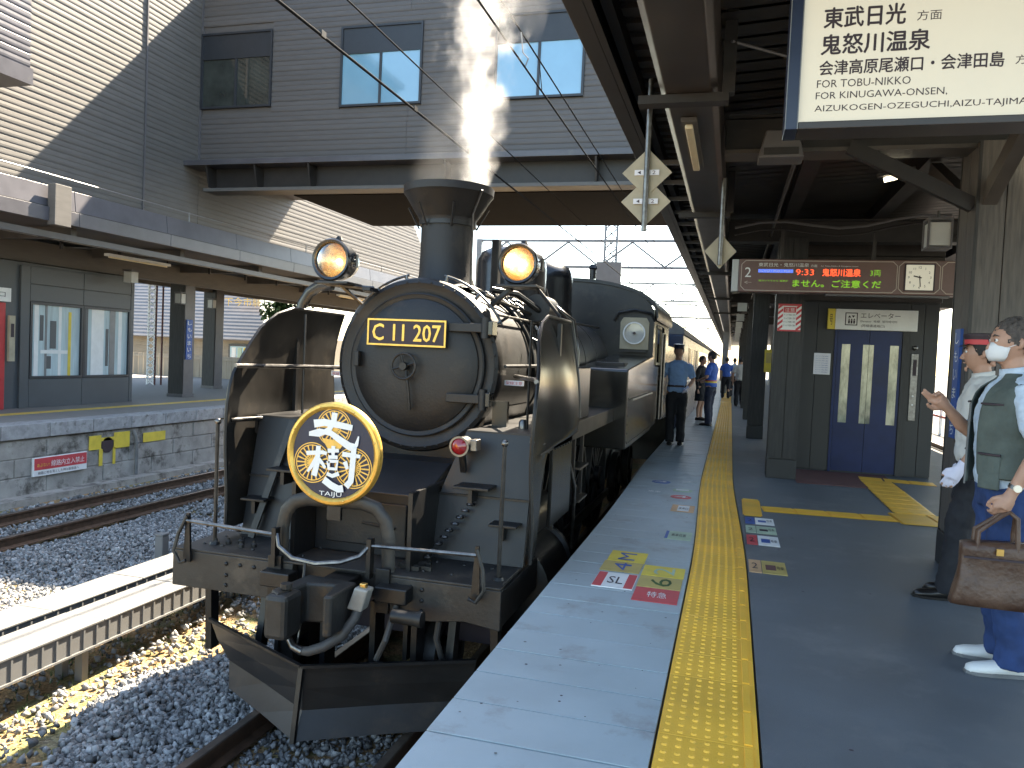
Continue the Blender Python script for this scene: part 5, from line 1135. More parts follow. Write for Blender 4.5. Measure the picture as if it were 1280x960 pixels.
    MB().prism([(-2.20, -.16), (-2.10, -.17), (-2.06, -.03), (-2.15, -.02)], 4.30, 4.40).build('hose_coupling', 'hosecap', t, bevel=.012); MB().box(-2.13, -2.09, 4.33, 4.37, -.03, .0).build('coupling_cock', 'brass', t, bevel=.005)
    MB().tube([(-2.13, 4.35, -.14), (-2.15, 4.32, -.22), (-2.21, 4.27, -.32), (-2.30, 4.22, -.38), (-2.39, 4.20, -.415), (-2.44, 4.2, -.42)], [.03, .032, .032, .032, .03, .024], 12).build('brake_hose', 'hoserubber', t, smooth=True)
    MB().tube([(-2.43, 4.2, -.42), (-2.50, 4.2, -.40), (-2.54, 4.22, -.36)], [.03, .022, .02], 10).build('hose_end', 'steel', t, smooth=True); MB().tube([(-2.50, 4.25, -.40), (-2.50, 4.32, -.2), (-2.52, 4.5, -.1)], .006, 5).build('hose_chain', 'steel', t)
    MB().tube([(-2.0, 4.6, -.2), (-2.02, 4.5, -.4), (-2.1, 4.55, -.55)], .02, 8).build('steam_heat_hose', 'hoserubber', t, smooth=True); MB().tube([(-1.75, 4.75, -.25), (-1.76, 4.72, -.42), (-1.74, 4.8, -.6)], .02, 8).build('steam_heat_hose', 'hoserubber', t, smooth=True)
    # --- snow plough
    NX, NY = -2.475, 4.28
    for s, tx, bx in ((-1, -3.52, -3.30), (1, -1.50, -1.62)):
        ty = 4.78; rows = []
        for z, f, yo in ((-.555, 0, .0), (-.60, .05, .01), (-.70, .25, .015), (-.84, .7, .02), (-1.0, 1.0, -.07)):
            x1 = tx+(bx-tx)*f; rows.append([(NX, NY+yo, z), ((NX+x1)/2, (NY+ty)/2+yo+.01, z), (x1, ty+yo, z)])
        m = MB(); V_ = [p for r in rows for p in r]; n = len(V_); V_ += [(p[0], p[1]+.022, p[2]) for p in V_]; F_ = []
        for i in range(4):
            for j in range(2): a = i*3+j; F_.append((a, a+1, a+4, a+3)); F_.append((n+a, n+a+3, n+a+4, n+a+1))
            F_.append((i*3+2, n+i*3+2, n+i*3+5, i*3+5)); F_.append((i*3, i*3+3, n+i*3+3, n+i*3))
        for j in range(2): F_.append((j, n+j, n+j+1, j+1)); F_.append((12+j, 13+j, n+13+j, n+12+j))
        m.add(V_, F_); pl = m.build('snow_plough_blade', 'plough', t, bevel=.002)
        MB().bar((NX, NY-.012, -.55), (tx, ty-.012, -.55), .028, .02).build('plough_top_lip', 'black', pl)
        MB().bar((XC+s*.72, 4.95, -.3), (XC+s*.72, 4.86, -.72), .05, .09).build('plough_stay', 'black', t)
    MB().bar((NX, NY-.006, -.55), (NX, NY-.085, -1.0), .03).build('plough_nose', 'black', t)
    for x in (-3.62, -1.42): MB().bar((x, 4.92, -.2), (x+.02, 4.92, -.82), .05, .09).build('guard_iron', 'black', t)
    MB().box(XC-.95, XC+.95, 5.2, 5.25, -.6, -.3).build('brake_beam', 'ink', t)
    for x in (-2.62, -2.25, -1.95): MB().box(x, x+.04, 4.75, 4.9, -.75, -.25).build('frame_hanger', 'black', t)
    # --- frames, cylinders, wheels, motion
    for s in (-1, 1):
        MB().box(*sorted((XC+s*.42, XC+s*.45)), 4.76, 16.5, -.62, .5).build('main_frame', 'black', t)
        cy = MB().lathe([(.30, 0), (.34, .01), (.34, .06), (.31, .08), (.31, .84), (.34, .86), (.34, .92), (.2, .94)], (XC+s*.86, 5.65, -.32), 'y', 32).build('cylinder', 'black', t, smooth=True)
        MB().lathe([(.14, -.1), (.16, 0), (.17, 1.0), (.14, 1.1)], (XC+s*.86, 5.6, .12), 'y', 24).build('piston_valve', 'black', cy, smooth=True)
        for k, (y, r) in enumerate(((5.2, .33), (8.0, .76), (9.75, .76), (11.5, .76), (13.7, .43), (15.4, .43))):
            w = MB().lathe([(r, 0), (r+.03, .0), (r+.03, .03), (r, .035), (r, .13), (r-.06, .13), (r-.06, .0)], (XC+s*.47 if s > 0 else XC-.60, y, -1.04+r), 'x', 40).build('wheel', 'darksteel', t, smooth=True)
            sp = MB(); xx = XC+s*.54; n_ = 14 if r > .5 else 8
            for q in range(n_): a = q*2*PI/n_; sp.bar((xx, y, -1.04+r), (xx, y+(r-.05)*math.cos(a), -1.04+r+(r-.05)*math.sin(a)), .03, .05)
            sp.lathe([(.13, -.08), (.13, .08)], (xx, y, -1.04+r), 'x', 16); sp.build('wheel_spokes', 'black', w)
        xx = XC+s*.72; MB().box(xx-.02, xx+.02, 7.9, 11.7, -.60, -.50).build('coupling_rod', 'steel', t, bevel=.008); MB().box(xx+s*.05-.02, xx+s*.05+.02, 6.5, 9.8, -.50, -.42).build('connecting_rod', 'steel', t, bevel=.008)
        MB().box(xx-.03, xx+.03, 6.6, 8.0, -.16, -.10).build('slide_bar', 'steel', t); MB().bar((xx+s*.08, 7.9, .35), (xx+s*.08, 8.0, -.55), .05).build('expansion_link', 'darksteel', t)
        MB().tube([(XC+s*1.1, 6.6, .6), (XC+s*1.14, 6.8, .3), (XC+s*1.1, 7.0, -.3)], .02, 8).build('drain_pipe', 'steel', t, smooth=True)
        for y in (7.0, 7.4): MB().bar((XC+s*1.08, y, .74), (XC+s*1.08, y, .1), .03, .05).build('step_hanger', 'black', t)
        for z in (.12, .42): MB().box(*sorted((XC+s*.95, XC+s*1.15)), 7.0, 7.42, z, z+.02).build('side_step', 'steel', t)
        # side tank, with the top rising towards the cab
        x0, x1 = sorted((XC+s*.72, XC+s*1.31)); tk = MB().prism([(8.85, .42), (8.85, 1.32), (8.87, 1.34), (11.7, 1.52), (11.7, .42)], x0, x1, 'yz').build('side_tank', 'tank', t, bevel=.02)
        MB().box(x0+.12, x1-.12, 9.4, 9.75, 1.355, 1.405).build('tank_filler', 'black', tk, bevel=.01)
        xr = x1 if s > 0 else x0
        rivets([(xr, 8.95, .5+.1*q) for q in range(8)]+[(xr, 9+.15*q, .48) for q in range(18)], .008, 8, 'x', s).build('tank_rivet', 'tank', tk, kind='stuff')
        MB().box(x0, x1, 8.86, 8.9, .9, .93).build('tank_ledge', 'black', tk)
        MB().tube([(xr+s*.03, 9.1, .98), (xr+s*.03, 11.4, .98)], .014, 8).build('tank_handrail', 'steel', tk, smooth=True)
    # --- cab
    ZS, ZR = 2.15, 2.64
    roofarc = [(XC+1.36*math.sin(a), ZS-.06+(ZR-ZS+.06)*math.cos(a)**.8 if math.cos(a) > 0 else ZS-.06) for a in lin(-PI/2, PI/2, 21)]
    MB().rings([[(x, y, z) for x, z in roofarc]+[(x*.985+XC*.015, y, z-.05) for x, z in reversed(roofarc)] for y in (11.58, 14.4)]).build('cab_roof', 'black', t, smooth=True)
    fr = [(XC-1.30, .45), (XC+1.30, .45)]+[(x*.955+XC*.045, z-.03) for x, z in reversed(roofarc)]
    cf = MB().prism(fr, 11.62, 11.66).build('cab_front', 'black', t)
    for s in (-1, 1):
        cx_ = XC+s*1.02; wi = MB().prism([(cx_-.21, 1.60), (cx_+.21, 1.60), (cx_+.21, 2.0), (cx_+.17, 2.07), (cx_-.17, 2.07), (cx_-.21, 2.0)], 11.585, 11.615).build('window_plate', 'cream', cf, bevel=.004)
        MB().lathe([(.145, -.004), (.165, -.02), (.165, -.035), (.145, -.035)], (cx_, 11.585, 1.84), 'y', 32, False).build('window_ring', 'white', wi, smooth=True); MB().lathe([(.001, -.006), (.145, -.006)], (cx_, 11.585, 1.84), 'y', 32, False).build('window_glass', 'paleglass', wi); MB().lathe([(.02, -.03), (.02, -.005)], (cx_, 11.585, 1.84), 'y', 12).build('wiper_hub', 'ink', wi)
        MB().tube([(cx_-.30, 11.56, 2.02), (cx_-.24, 11.54, 2.13), (cx_, 11.52, 2.18), (cx_+.24, 11.54, 2.13), (cx_+.30, 11.56, 2.02)], .02, 8).build('window_hood', 'black', wi, smooth=True); MB().box(cx_-.2, cx_+.2, 11.5, 11.58, 1.56, 1.59).build('window_sill', 'black', wi)
        x0, x1 = sorted((XC+s*1.30, XC+s*1.26))
        MB().box(x0, x1, 11.66, 12.0, .45, 2.2).build('cab_side_panel', 'tank', t); MB().box(x0, x1, 12.0, 12.75, .45, 1.35).build('cab_side_panel', 'tank', t); MB().box(x0, x1, 13.45, 14.35, .45, 2.2).build('cab_side_panel', 'tank', t); MB().box(x0, x1, 12.0, 13.45, 2.0, 2.2).build('cab_side_panel', 'tank', t)
        wf = MB(); xr = XC+s*1.32
        for a in ((12.02, 12.06, 1.38, 1.98), (12.7, 12.74, 1.38, 1.98), (12.06, 12.7, 1.38, 1.42), (12.06, 12.7, 1.94, 1.98)): wf.box(*sorted((xr, xr-s*.03)), *a)
        wf.build('cab_side_window', 'cream', t); MB().tube([(xr, 12.85, .5), (xr, 12.85, 1.9)], .018, 8).build('cab_handrail', 'steel', t, smooth=True); MB().tube([(xr, 13.4, .5), (xr, 13.4, 1.9)], .018, 8).build('cab_handrail', 'steel', t, smooth=True)
        MB().box(*sorted((xr-s*.1, xr+s*.02)), 12.8, 13.45, -.4, -.36).build('cab_step', 'black', t)
    MB().box(XC-1.0, XC+1.0, 13.6, 13.7, .5, 2.3).build('cab_interior_wall', 'ink', t); MB().box(XC-1.28, XC+1.28, 14.35, 16.9, .40, 1.75).build('coal_bunker', 'tank', t, bevel=.02)
    MB().lathe([(.05, 0), (.05, .14), (.07, .16), (.04, .22)], (XC+.3, 11.9, 2.66), 'z', 12).build('whistle', 'black', t, smooth=True)
    MB().box(XC-1.28, XC+1.28, 16.9, 17.0, -.3, .4).build('rear_beam', 'black', t)
    MB().prism([(XC-.5, 1.75), (XC+.5, 1.75), (XC+.3, 2.1), (XC-.35, 2.15)], 14.6, 16.6).build('coal_heap', 'ink', t)
M['bulb'] = mat('warm_lit_bulb', (.9, .7, .4), .4, var=.0, emit=(1, .72, .34), estr=3.0)
M['lampfront'] = mat('clear_lamp_front', (1, 1, 1), .03, var=.0, trans=1., spec=.6)
M['deflector'] = mat('polished_dark_plate', (0.0425, 0.0408, 0.0374), .20, .6, var=.3, nscale=2.2, stretch=(1, 1, .3), bump=.16, bscale=3, wear=((0.0187, 0.017, 0.0153), 4, .58))
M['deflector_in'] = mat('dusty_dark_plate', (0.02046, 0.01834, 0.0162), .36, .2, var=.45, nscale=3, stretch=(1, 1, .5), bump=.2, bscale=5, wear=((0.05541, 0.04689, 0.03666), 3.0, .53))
M['tank'] = mat('glossy_tank_paint', (.014, .0135, .013), .17, .1, var=.2, nscale=2, bump=.08, bscale=4, coat=.5, wear=((.028, .024, .02), 2.5, .6))
M['apron'] = mat('dark_satin_paint', (0.0069, 0.0078, 0.0102), .44, var=.25, nscale=3, bump=.15, bscale=20, wear=((0.0144, 0.0132, 0.0126), 5, .6))
M['coupler'] = mat('worn_coupler_steel', (0.028, 0.02688, 0.0252), .5, .25, var=.3, nscale=9, bump=.2, wear=((0.0896, 0.056, 0.028), 6, .57))
M['hoserubber'] = mat('grey_hose_rubber', (0.054, 0.0528, 0.051), .55, var=.2, bump=.2, bscale=80)
M['hosecap'] = mat('pale_hose_coupling', (0.294, 0.28, 0.252), .5, .2, var=.15)
M['plough'] = mat('plough_black_paint', (0.01734, 0.01581, 0.01479), .38, var=.25, nscale=3, bump=.12, bscale=12, wear=((0.04335, 0.03162, 0.02295), 3, .55))
M['paleglass'] = mat('pale_cab_glass', (.45, .45, .42), .06, var=.1, nscale=4, spec=.8)
loco()
# headboard
def headboard():
    cx_, cy, cz, R = -2.515, 4.655, .735, .345
    t = thing('train_headboard', (cx_, cy, cz), 'round navy headboard with gold rim, gold wheels and white characters on the locomotive front', 'headboard')
    MB().lathe([(R*.90, .0), (R, .0), (R, .03), (.001, .03)], (cx_, cy, cz), 'y', 72).build('backing_disc', 'goldflat', t)
    MB().lathe([(R*.86, -.004), (R*.88, -.016), (R*.92, -.024), (R*.97, -.020), (R*1.0, -.006), (R*1.0, .01)], (cx_, cy, cz), 'y', 96, False).build('gold_rim', 'gold', t, smooth=True)
    MB().lathe([(.001, -.004), (R*.87, -.004)], (cx_, cy, cz), 'y', 72, False).build('enamel_disc', 'navy', t)
    for k in range(8):
        a = k*PI/4+.3; MB().sphere((cx_+R*.93*math.cos(a), cy-.022, cz+R*.93*math.sin(a)), .007, 8, 6).build('rim_screw', 'brass', t)
    for i, (dx, dz, r) in enumerate(((0, .51, .37), (-.44, -.20, .395), (.44, -.24, .395))):
        x, z, r = cx_+dx*R, cz+dz*R, r*R; y = cy-.0055-.0012*i; m = MB()
        m.lathe([(r*.95, 0), (r, 0)], (x, y, z), 'y', 48, False); m.lathe([(r*.84, 0), (r*.89, 0)], (x, y, z), 'y', 48, False); m.lathe([(.001, 0), (r*.2, 0)], (x, y, z), 'y', 20, False)
        for k in range(20):
            a = k*2*PI/20; d = Vector((math.cos(a), 0, math.sin(a))); p = Vector((-d.z, 0, d.x)); c = Vector((x, y-.0003, z)); m.quad(c+d*r*.15-p*.0035, c+d*r*.86-p*.0052, c+d*r*.86+p*.0052, c+d*r*.15+p*.0035)
        b = m.build('gold_wheel', 'goldflat', t)
        MB().lathe([(r*.36, -.0006), (r*.42, -.0006)], (x, y, z), 'y', 32, False).build('wheel_inner_ring', 'goldflat', b)
    MB().prism([(cx_-.085, cz+.10), (cx_+.09, cz+.09), (cx_+.05, cz+.035), (cx_-.04, cz+.035)], cy-.0095, cy-.0085).build('wheel_counterweight', 'goldflat', t)
    f = cy-.0125
    # brush-written characters: tapering strokes laid over one another
    def stroke(pts, w0, w1, k):
        m = MB(); P_ = [Vector((cx_+p[0]*R, f-.0006*k, cz+p[1]*R)) for p in pts]; L_, R_ = [], []
        for i, p in enumerate(P_):
            d = (P_[min(i+1, len(P_)-1)]-P_[max(i-1, 0)]).normalized(); n_ = Vector((-d.z, 0, d.x)); w = (w0+(w1-w0)*i/(len(P_)-1))*R; L_.append(p+n_*w/2); R_.append(p-n_*w/2)
        m.add(L_+R_, [(i, i+1, len(P_)+i+1, len(P_)+i) for i in range(len(P_)-1)]); m.build('brush_stroke', 'white', t)
    S_ = [([(-.42, .56), (-.2, .60), (.1, .57), (.40, .53)], .11, .08), ([(.02, .80), (.0, .62), (-.10, .46), (-.30, .36), (-.52, .36)], .09, .06), ([(-.50, .37), (-.30, .43), (-.05, .40), (.12, .30), (.34, .18), (.50, .14)], .05, .12), ([(.42, .14), (.50, .22), (.54, .38)], .09, .02),
          ([(-.56, -.02), (-.2, .02), (-.12, .0)], .06, .05), ([(-.30, .14), (-.32, -.2), (-.38, -.45)], .07, .09), ([(-.30, -.05), (-.46, -.30), (-.52, -.38)], .07, .03), ([(-.3, -.1), (-.2, -.2), (-.14, -.28)], .06, .04),
          ([(-.10, .06), (.14, .08)], .06, .05), ([(.02, .16), (.02, -.02)], .06, .05), ([(-.08, -.06), (.12, -.05)], .05, .05), ([(-.08, -.14), (-.06, -.28), (.10, -.28), (.12, -.13), (-.08, -.14)], .05, .05), ([(-.10, -.38), (.02, -.42), (.16, -.36)], .05, .06), ([(-.16, -.50), (0, -.60), (.16, -.66), (.26, -.64)], .10, .10),
          ([(.22, .02), (.60, .0)], .07, .05), ([(.46, .16), (.44, -.2), (.42, -.48), (.32, -.60)], .08, .09), ([(.28, -.12), (.34, -.26)], .07, .05)]
    for k, (p, a, b) in enumerate(S_): stroke(p, a*1.4, b*1.4, k)
    text('TAIJU', 'white', t, (cx_-.26*R, f, cz-.84*R), (1, 0, 0), (0, 0, 1), h=.11*R, w=.48*R)
    MB().box(cx_-.05, cx_+.05, cy+.03, cy+.06, cz-.45, cz-.1).build('mounting_bracket', 'black', t)
headboard()
def coach(y0, label, first=False):
    L_ = 19.5; t = thing('passenger_coach', (XC, y0, -1.04), label, 'coach', 'coaches behind the locomotive')
    MB().box(XC-1.38, XC+1.38, y0, y0+L_, -.1, 2.05).build('body', 'coach', t, bevel=.03)
    ra = [(XC+1.40*math.sin(a), 2.05+.50*math.cos(a)) for a in lin(-PI/2, PI/2, 15)]; MB().prism(ra, y0, y0+L_).build('roof', 'coachroof', t, smooth=True)
    MB().box(XC-1.39, XC+1.39, y0+.1, y0+L_-.1, .95, 1.0).build('stripe', 'white', t)
    for s in (-1, 1):
        for k in range(8): MB().box(*sorted((XC+s*1.37, XC+s*1.385)), y0+2.2+k*2, y0+3.6+k*2, 1.1, 1.8).build('window', 'darkgl', t)
        for y in (y0+.4, y0+L_-1.2): MB().box(*sorted((XC+s*1.37, XC+s*1.386)), y, y+.8, 0, 1.9).build('door', 'coach', t)
    for y in (y0+3, y0+9, y0+15): MB().box(XC-.5, XC+.5, y, y+1.6, 2.5, 2.72).build('roof_vent', 'coachroof', t, bevel=.03)
    for y in (y0+2.5, y0+L_-2.5): MB().box(XC-1.1, XC+1.1, y-1, y+1, -.95, -.3).build('bogie', 'black', t)
    return t
coach(17.5, 'dark blue passenger coach right behind the locomotive'); coach(37.4, 'second dark blue coach of the train'); coach(57.3, 'farthest dark blue coach of the train')
# steam plume
def steam():
    m = bpy.data.materials.new('steam'); m.use_nodes = True; n = m.node_tree.nodes; L = m.node_tree.links; n.clear()
    out = n.new('ShaderNodeOutputMaterial'); pv = n.new('ShaderNodeVolumePrincipled'); L.new(pv.outputs[0], out.inputs['Volume'])
    pv.inputs['Color'].default_value = (.965, .95, .93, 1); pv.inputs['Anisotropy'].default_value = .3
    g = n.new('ShaderNodeNewGeometry'); sp = n.new('ShaderNodeSeparateXYZ'); L.new(g.outputs['Position'], sp.inputs[0])
    def M_(op, a, b=None, c=None, clamp=False):
        q = n.new('ShaderNodeMath'); q.operation = op; q.use_clamp = clamp
        for i, v in enumerate((a, b, c)):
            if v is None: continue
            if isinstance(v, (int, float)): q.inputs[i].default_value = v
            else: L.new(v, q.inputs[i])
        return q.outputs[0]
    X, Y_, Z = sp.outputs; h = M_('SUBTRACT', Z, 2.74)
    # turbulence
    def nz(sc, seed, det=5):
        a = n.new('ShaderNodeTexNoise'); a.noise_dimensions = '3D'; a.inputs['Scale'].default_value = sc; a.inputs['Detail'].default_value = det; a.inputs['Roughness'].default_value = .62
        mp = n.new('ShaderNodeMapping'); mp.inputs['Location'].default_value = (seed, seed*2, 0); mp.inputs['Scale'].default_value = (1, 1, .75); L.new(g.outputs['Position'], mp.inputs[0]); L.new(mp.outputs[0], a.inputs['Vector']); return a.outputs['Fac']
    n1, n2, n3 = nz(3.0, 3), nz(7.5, 9, 6), nz(1.5, 5, 4)
    def plume(x0, lean, r0, grow, y0=6.38):
        cx1 = M_('MULTIPLY_ADD', h, lean, x0); dx = M_('SUBTRACT', X, cx1); dy = M_('SUBTRACT', Y_, y0)
        d = M_('SQRT', M_('ADD', M_('MULTIPLY', dx, dx), M_('MULTIPLY', dy, dy))); r = M_('MULTIPLY_ADD', h, grow, r0); return M_('DIVIDE', d, r)
    q = plume(-2.17, -.02, .135, .070); amp = M_('MULTIPLY_ADD', h, .75, .65)
    nn = M_('ADD', M_('MULTIPLY', M_('SUBTRACT', n1, .5), 2.0), M_('MULTIPLY', M_('SUBTRACT', n2, .5), 2.8))
    e = M_('ADD', q, M_('MULTIPLY', nn, amp)); core = M_('POWER', M_('MULTIPLY', M_('SUBTRACT', 1.15, e), 1.0, clamp=True), 1.7)
    fade = M_('MAXIMUM', .10, M_('SUBTRACT', 1.15, M_('MULTIPLY', h, .52)))
    dens = M_('MULTIPLY', M_('MULTIPLY', core, fade), 3.0)
    q2 = plume(-2.55, .42, .36, .10); w = M_('MULTIPLY', M_('SUBTRACT', 1.0, q2), 1.5, clamp=True); wn = M_('MULTIPLY', M_('SUBTRACT', n3, .46), 5., clamp=True)
    dens = M_('ADD', dens, M_('MULTIPLY', M_('MULTIPLY', w, wn), .20))
    dens = M_('MULTIPLY', dens, M_('GREATER_THAN', h, .09)); L.new(dens, pv.inputs['Density'])
    pv.inputs['Emission Strength'].default_value = 0
    MB().lathe([(.33, .08), (.34, .125), (.44, .30), (.62, 1.0), (.95, 2.2), (1.0, 3.0)], (XC, 6.38, 2.735), 'z', 24).build('steam', m, kind='stuff', label='white steam plume rising from the chimney')
    bpy.data.materials['steam'].cycles.volume_step_rate = .6 if hasattr(m, 'cycles') else 1
steam()
# ================================================================ PEOPLE
def remeshed(m, name, mt, parent, voxel, smooth_it=3, **tags):
    o = m.build(name, mt, parent, smooth='all', **tags)
    r = o.modifiers.new('join', 'REMESH'); r.mode = 'VOXEL'; r.voxel_size = voxel; r.use_smooth_shade = True
    s = o.modifiers.new('soften', 'SMOOTH'); s.iterations = smooth_it; s.factor = .5
    if name in ('shirt', 'trousers', 'hair', 'skirt'):
        tx = bpy.data.textures.get('folds_'+name) or bpy.data.textures.new('folds_'+name, 'CLOUDS'); tx.noise_scale = {'shirt': .075, 'trousers': .10, 'hair': .013, 'skirt': .08}[name]; tx.noise_depth = 2
        d = o.modifiers.new('folds', 'DISPLACE'); d.texture = tx; d.texture_coords = 'GLOBAL'; d.strength = {'shirt': .030, 'trousers': .032, 'hair': .020, 'skirt': .03}[name]; d.mid_level = .5 if name != 'trousers' else .56
    return o
def person(x, y, heading, label, H=1.72, sc=1., voxel=.012, shirt='shirtblue', trousers='darktrousers', shoes='shoeblack', hair='hairblack', long_sleeve=False,
           hands=((-.24, .02, .80), (.24, .02, .80)), elbows=((-.25, -.03, 1.12), (.25, -.03, 1.12)), feet=((-.10, .0), (.10, .0)), feet_turn=(0, 0), head_turn=0., head_nod=0.,
           gloves=False, mask=False, cap=None, vest=False, belt=None, fat=1., skirt=False, group=None, detail=True, hand_pose=('relax', 'relax'), watch=None):
    """local frame: +y forward, +x the person's right; heading = direction faced, degrees anticlockwise from +Y"""
    k = H/1.72; t = thing('person', (x, y, 0), label, 'person', group)
    Rm = Matrix.Rotation(math.radians(heading), 4, 'Z')
    def L(p): return Vector((x, y, 0))+(Rm @ (Vector(p)*k))
    def tube(m, pts, rr, n=12): return m.tube([L(p) for p in pts], [(r*k if not isinstance(r, tuple) else (r[0]*k, r[1]*k)) for r in rr], n)
    def loft(m, rows, n=20):     # rows: (cx, cy, z, rx, ry)
        rs = []
        for cx_, cy_, z, rx, ry in rows: rs.append([L((cx_+rx*math.copysign(abs(math.cos(a))**.85, math.cos(a)), cy_+ry*math.copysign(abs(math.sin(a))**.85, math.sin(a)), z)) for a in [2*PI*q/n for q in range(n)]])
        return m.rings(rs)
    f = fat; sh = (-.185, .185); hipx = .095
    tor = lambda g: [(0, 0, .90, .150*f+g, .102*f+g), (0, 0, .95, .162*f+g, .112*f+g), (0, .006, 1.02, .150*f+g, .108*f+g), (0, .010, 1.10, .142*f+g, .108*f+g), (0, .008, 1.22, .158*f+g, .112*f+g), (0, 0, 1.32, .172*f+g, .108*f+g), (0, -.008, 1.39, .160*f+g, .088*f+g), (0, -.012, 1.435, .105+g, .066+g), (0, -.010, 1.46, .055+g, .052+g)]
    knees = []
    for i in (0, 1):
        s = -1 if i == 0 else 1; fx, fy = feet[i]; knees.append(((s*hipx+fx)/2, fy*.5+.025, .48))
    body = MB(); loft(body, tor(-.004)); tube(body, [(0, -.012, 1.41), (0, -.002, 1.47), (0, .012, 1.54)], [.062, .054, .052])
    for i in (0, 1):
        s = -1 if i == 0 else 1; fx, fy = feet[i]
        tube(body, [(s*hipx, 0, .92), (s*hipx, .01, .74), knees[i], (fx*.9+knees[i][0]*.1, fy-.012, .32), (fx, fy-.01, .09)], [.082, .075, .052, .050, .036])
        ang = math.radians(feet_turn[i]); d = Vector((math.sin(ang), math.cos(ang), 0)); fo = Vector((fx, fy, 0))
        tube(body, [fo+Vector((0, 0, .09)), fo-d*.02+Vector((0, 0, .05)), fo+d*.10+Vector((0, 0, .035)), fo+d*.17+Vector((0, 0, .028))], [.034, .030, .020, .014])
        e, h = elbows[i], hands[i]
        tube(body, [(s*.165, -.01, 1.385), (s*.195, -.01, 1.33), tuple((Vector((s*.195, -.01, 1.33))+Vector(e))/2), e, tuple((Vector(e)*.6+Vector(h)*.4)), h], [.052, .050, .044, .038, .036, .025])
        # hand: palm, four fingers, thumb
        w = Vector(h); fd = (w-Vector(e)).normalized()
        pose = hand_pose[i]
        if pose == 'point': fd = (fd+Vector((0, .4, .2))).normalized()
        side = fd.cross(Vector((0, 1, 0)) if abs(fd.y) < .8 else Vector((0, 0, 1))).normalized(); nrm = side.cross(fd)*(1 if i else -1)
        thumb_dir = Vector((0, 1, 0)); 
        sp = (thumb_dir-thumb_dir.dot(fd)*fd); sp = sp.normalized() if sp.length > .2 else side
        nm = fd.cross(sp).normalized(); inward = nm if nm.x*s < 0 else -nm
        tube(body, [w-fd*.01, w+fd*.035, w+fd*.075], [(.024, .024), (.020, .034), (.018, .038)] if False else [.025, .031, .030], 10)
        tube(body, [w+fd*.03-sp*.018, w+fd*.088-sp*.024], [.017, .015], 8); tube(body, [w+fd*.03+sp*.018, w+fd*.088+sp*.024], [.017, .015], 8)
        if detail:
            for q, (o_, ln) in enumerate(((.029, .070), (.010, .078), (-.010, .072), (-.029, .056))):
                cu = {'relax': .35, 'grip': 1.25, 'point': (0.05 if q in (0, 1) else 1.3)}[pose]
                p0 = w+fd*.085+sp*o_; p1 = p0+(fd*math.cos(cu*.4)+inward*math.sin(cu*.4))*ln*.45; p2 = p1+(fd*math.cos(cu)+inward*math.sin(cu))*ln*.32; p3 = p2+(fd*math.cos(cu*1.6)+inward*math.sin(cu*1.6))*ln*.26
                tube(body, [p0-fd*.015, p0, p1, p2, p3], [.0095, .0095, .0088, .0082, .0068], 8)
            b = w+fd*.03+sp*.028; tube(body, [b, b+sp*.022+fd*.022+inward*.008, b+sp*.026+fd*.052+inward*.018, b+sp*.020+fd*.072+inward*.024], [.013, .0115, .0100, .0080], 8)
        if gloves and i in gloves:
            gm = MB(); tube(gm, [w-fd*.045, w-fd*.01, w+fd*.035, w+fd*.08], [.034, .031, .037, .036], 12)
            tube(gm, [w+fd*.03-sp*.02, w+fd*.092-sp*.028], [.02, .017], 8); tube(gm, [w+fd*.03+sp*.02, w+fd*.092+sp*.028], [.02, .017], 8)
            for q, (o_, ln) in enumerate(((.031, .070), (.010, .078), (-.010, .072), (-.031, .056))):
                p0 = w+fd*.085+sp*o_; tube(gm, [p0-fd*.015, p0, p0+fd*ln*.5+inward*.006, p0+fd*ln*.9+inward*.02], [.0115, .0115, .0108, .0085], 8)
            b = w+fd*.03+sp*.028; tube(gm, [b, b+sp*.024+fd*.022+inward*.008, b+sp*.028+fd*.06+inward*.018], [.015, .0135, .0095], 8)
            remeshed(gm, 'glove', 'glove', t, min(voxel, .006), 1)
    # head
    Rh = Matrix.Rotation(math.radians(head_turn), 4, 'Z') @ Matrix.Rotation(math.radians(-head_nod), 4, 'X'); hc = Vector((0, .02, 1.60))
    def Hd(p): return hc+(Rh @ Vector(p)).to_3d()
    def hsphere(m, c, r, n=20, mm=14, fn=None):
        rs = []
        for i in range(mm+1):
            th = min(max(PI*i/mm, .03), PI-.03); row = []
            for q in range(n):
                p = Vector((c[0]+r[0]*math.sin(th)*math.cos(2*PI*q/n), c[1]+r[1]*math.sin(th)*math.sin(2*PI*q/n), c[2]-r[2]*math.cos(th)))
                if fn: p = fn(p)
                row.append(L(Hd(p)))
            rs.append(row)
        return m.rings(rs)
    def face(p):
        z = p.z
        if z < 0: p.x *= 1+z*2.6; p.y = p.y*(1+z*1.1) if p.y < 0 else p.y*(1+z*.35)
        if p.y > .05 and abs(z) < .12: p.y = min(p.y, .089)
        return p
    hsphere(body, (0, 0, 0), (.076, .095, .118), fn=face)
    nose = [(0, .085, .012), (0, .102, -.012), (0, .108, -.026), (0, .096, -.034)]; body.tube([L(Hd(p)) for p in nose], [.007*k, .009*k, .012*k, .008*k], 8)
    body.tube([L(Hd((0, .070, -.098))), L(Hd((0, .085, -.100)))], [.020*k, .014*k], 8)
    for s in (-1, 1):
        body.tube([L(Hd((s*.073, -.008, .022))), L(Hd((s*.083, -.014, .010))), L(Hd((s*.082, -.010, -.012))), L(Hd((s*.074, -.004, -.026)))], [.010*k, .012*k, .011*k, .007*k], 8)
    remeshed(body, 'body', 'skin', t, voxel if not detail else .0065, 1 if detail else 2)
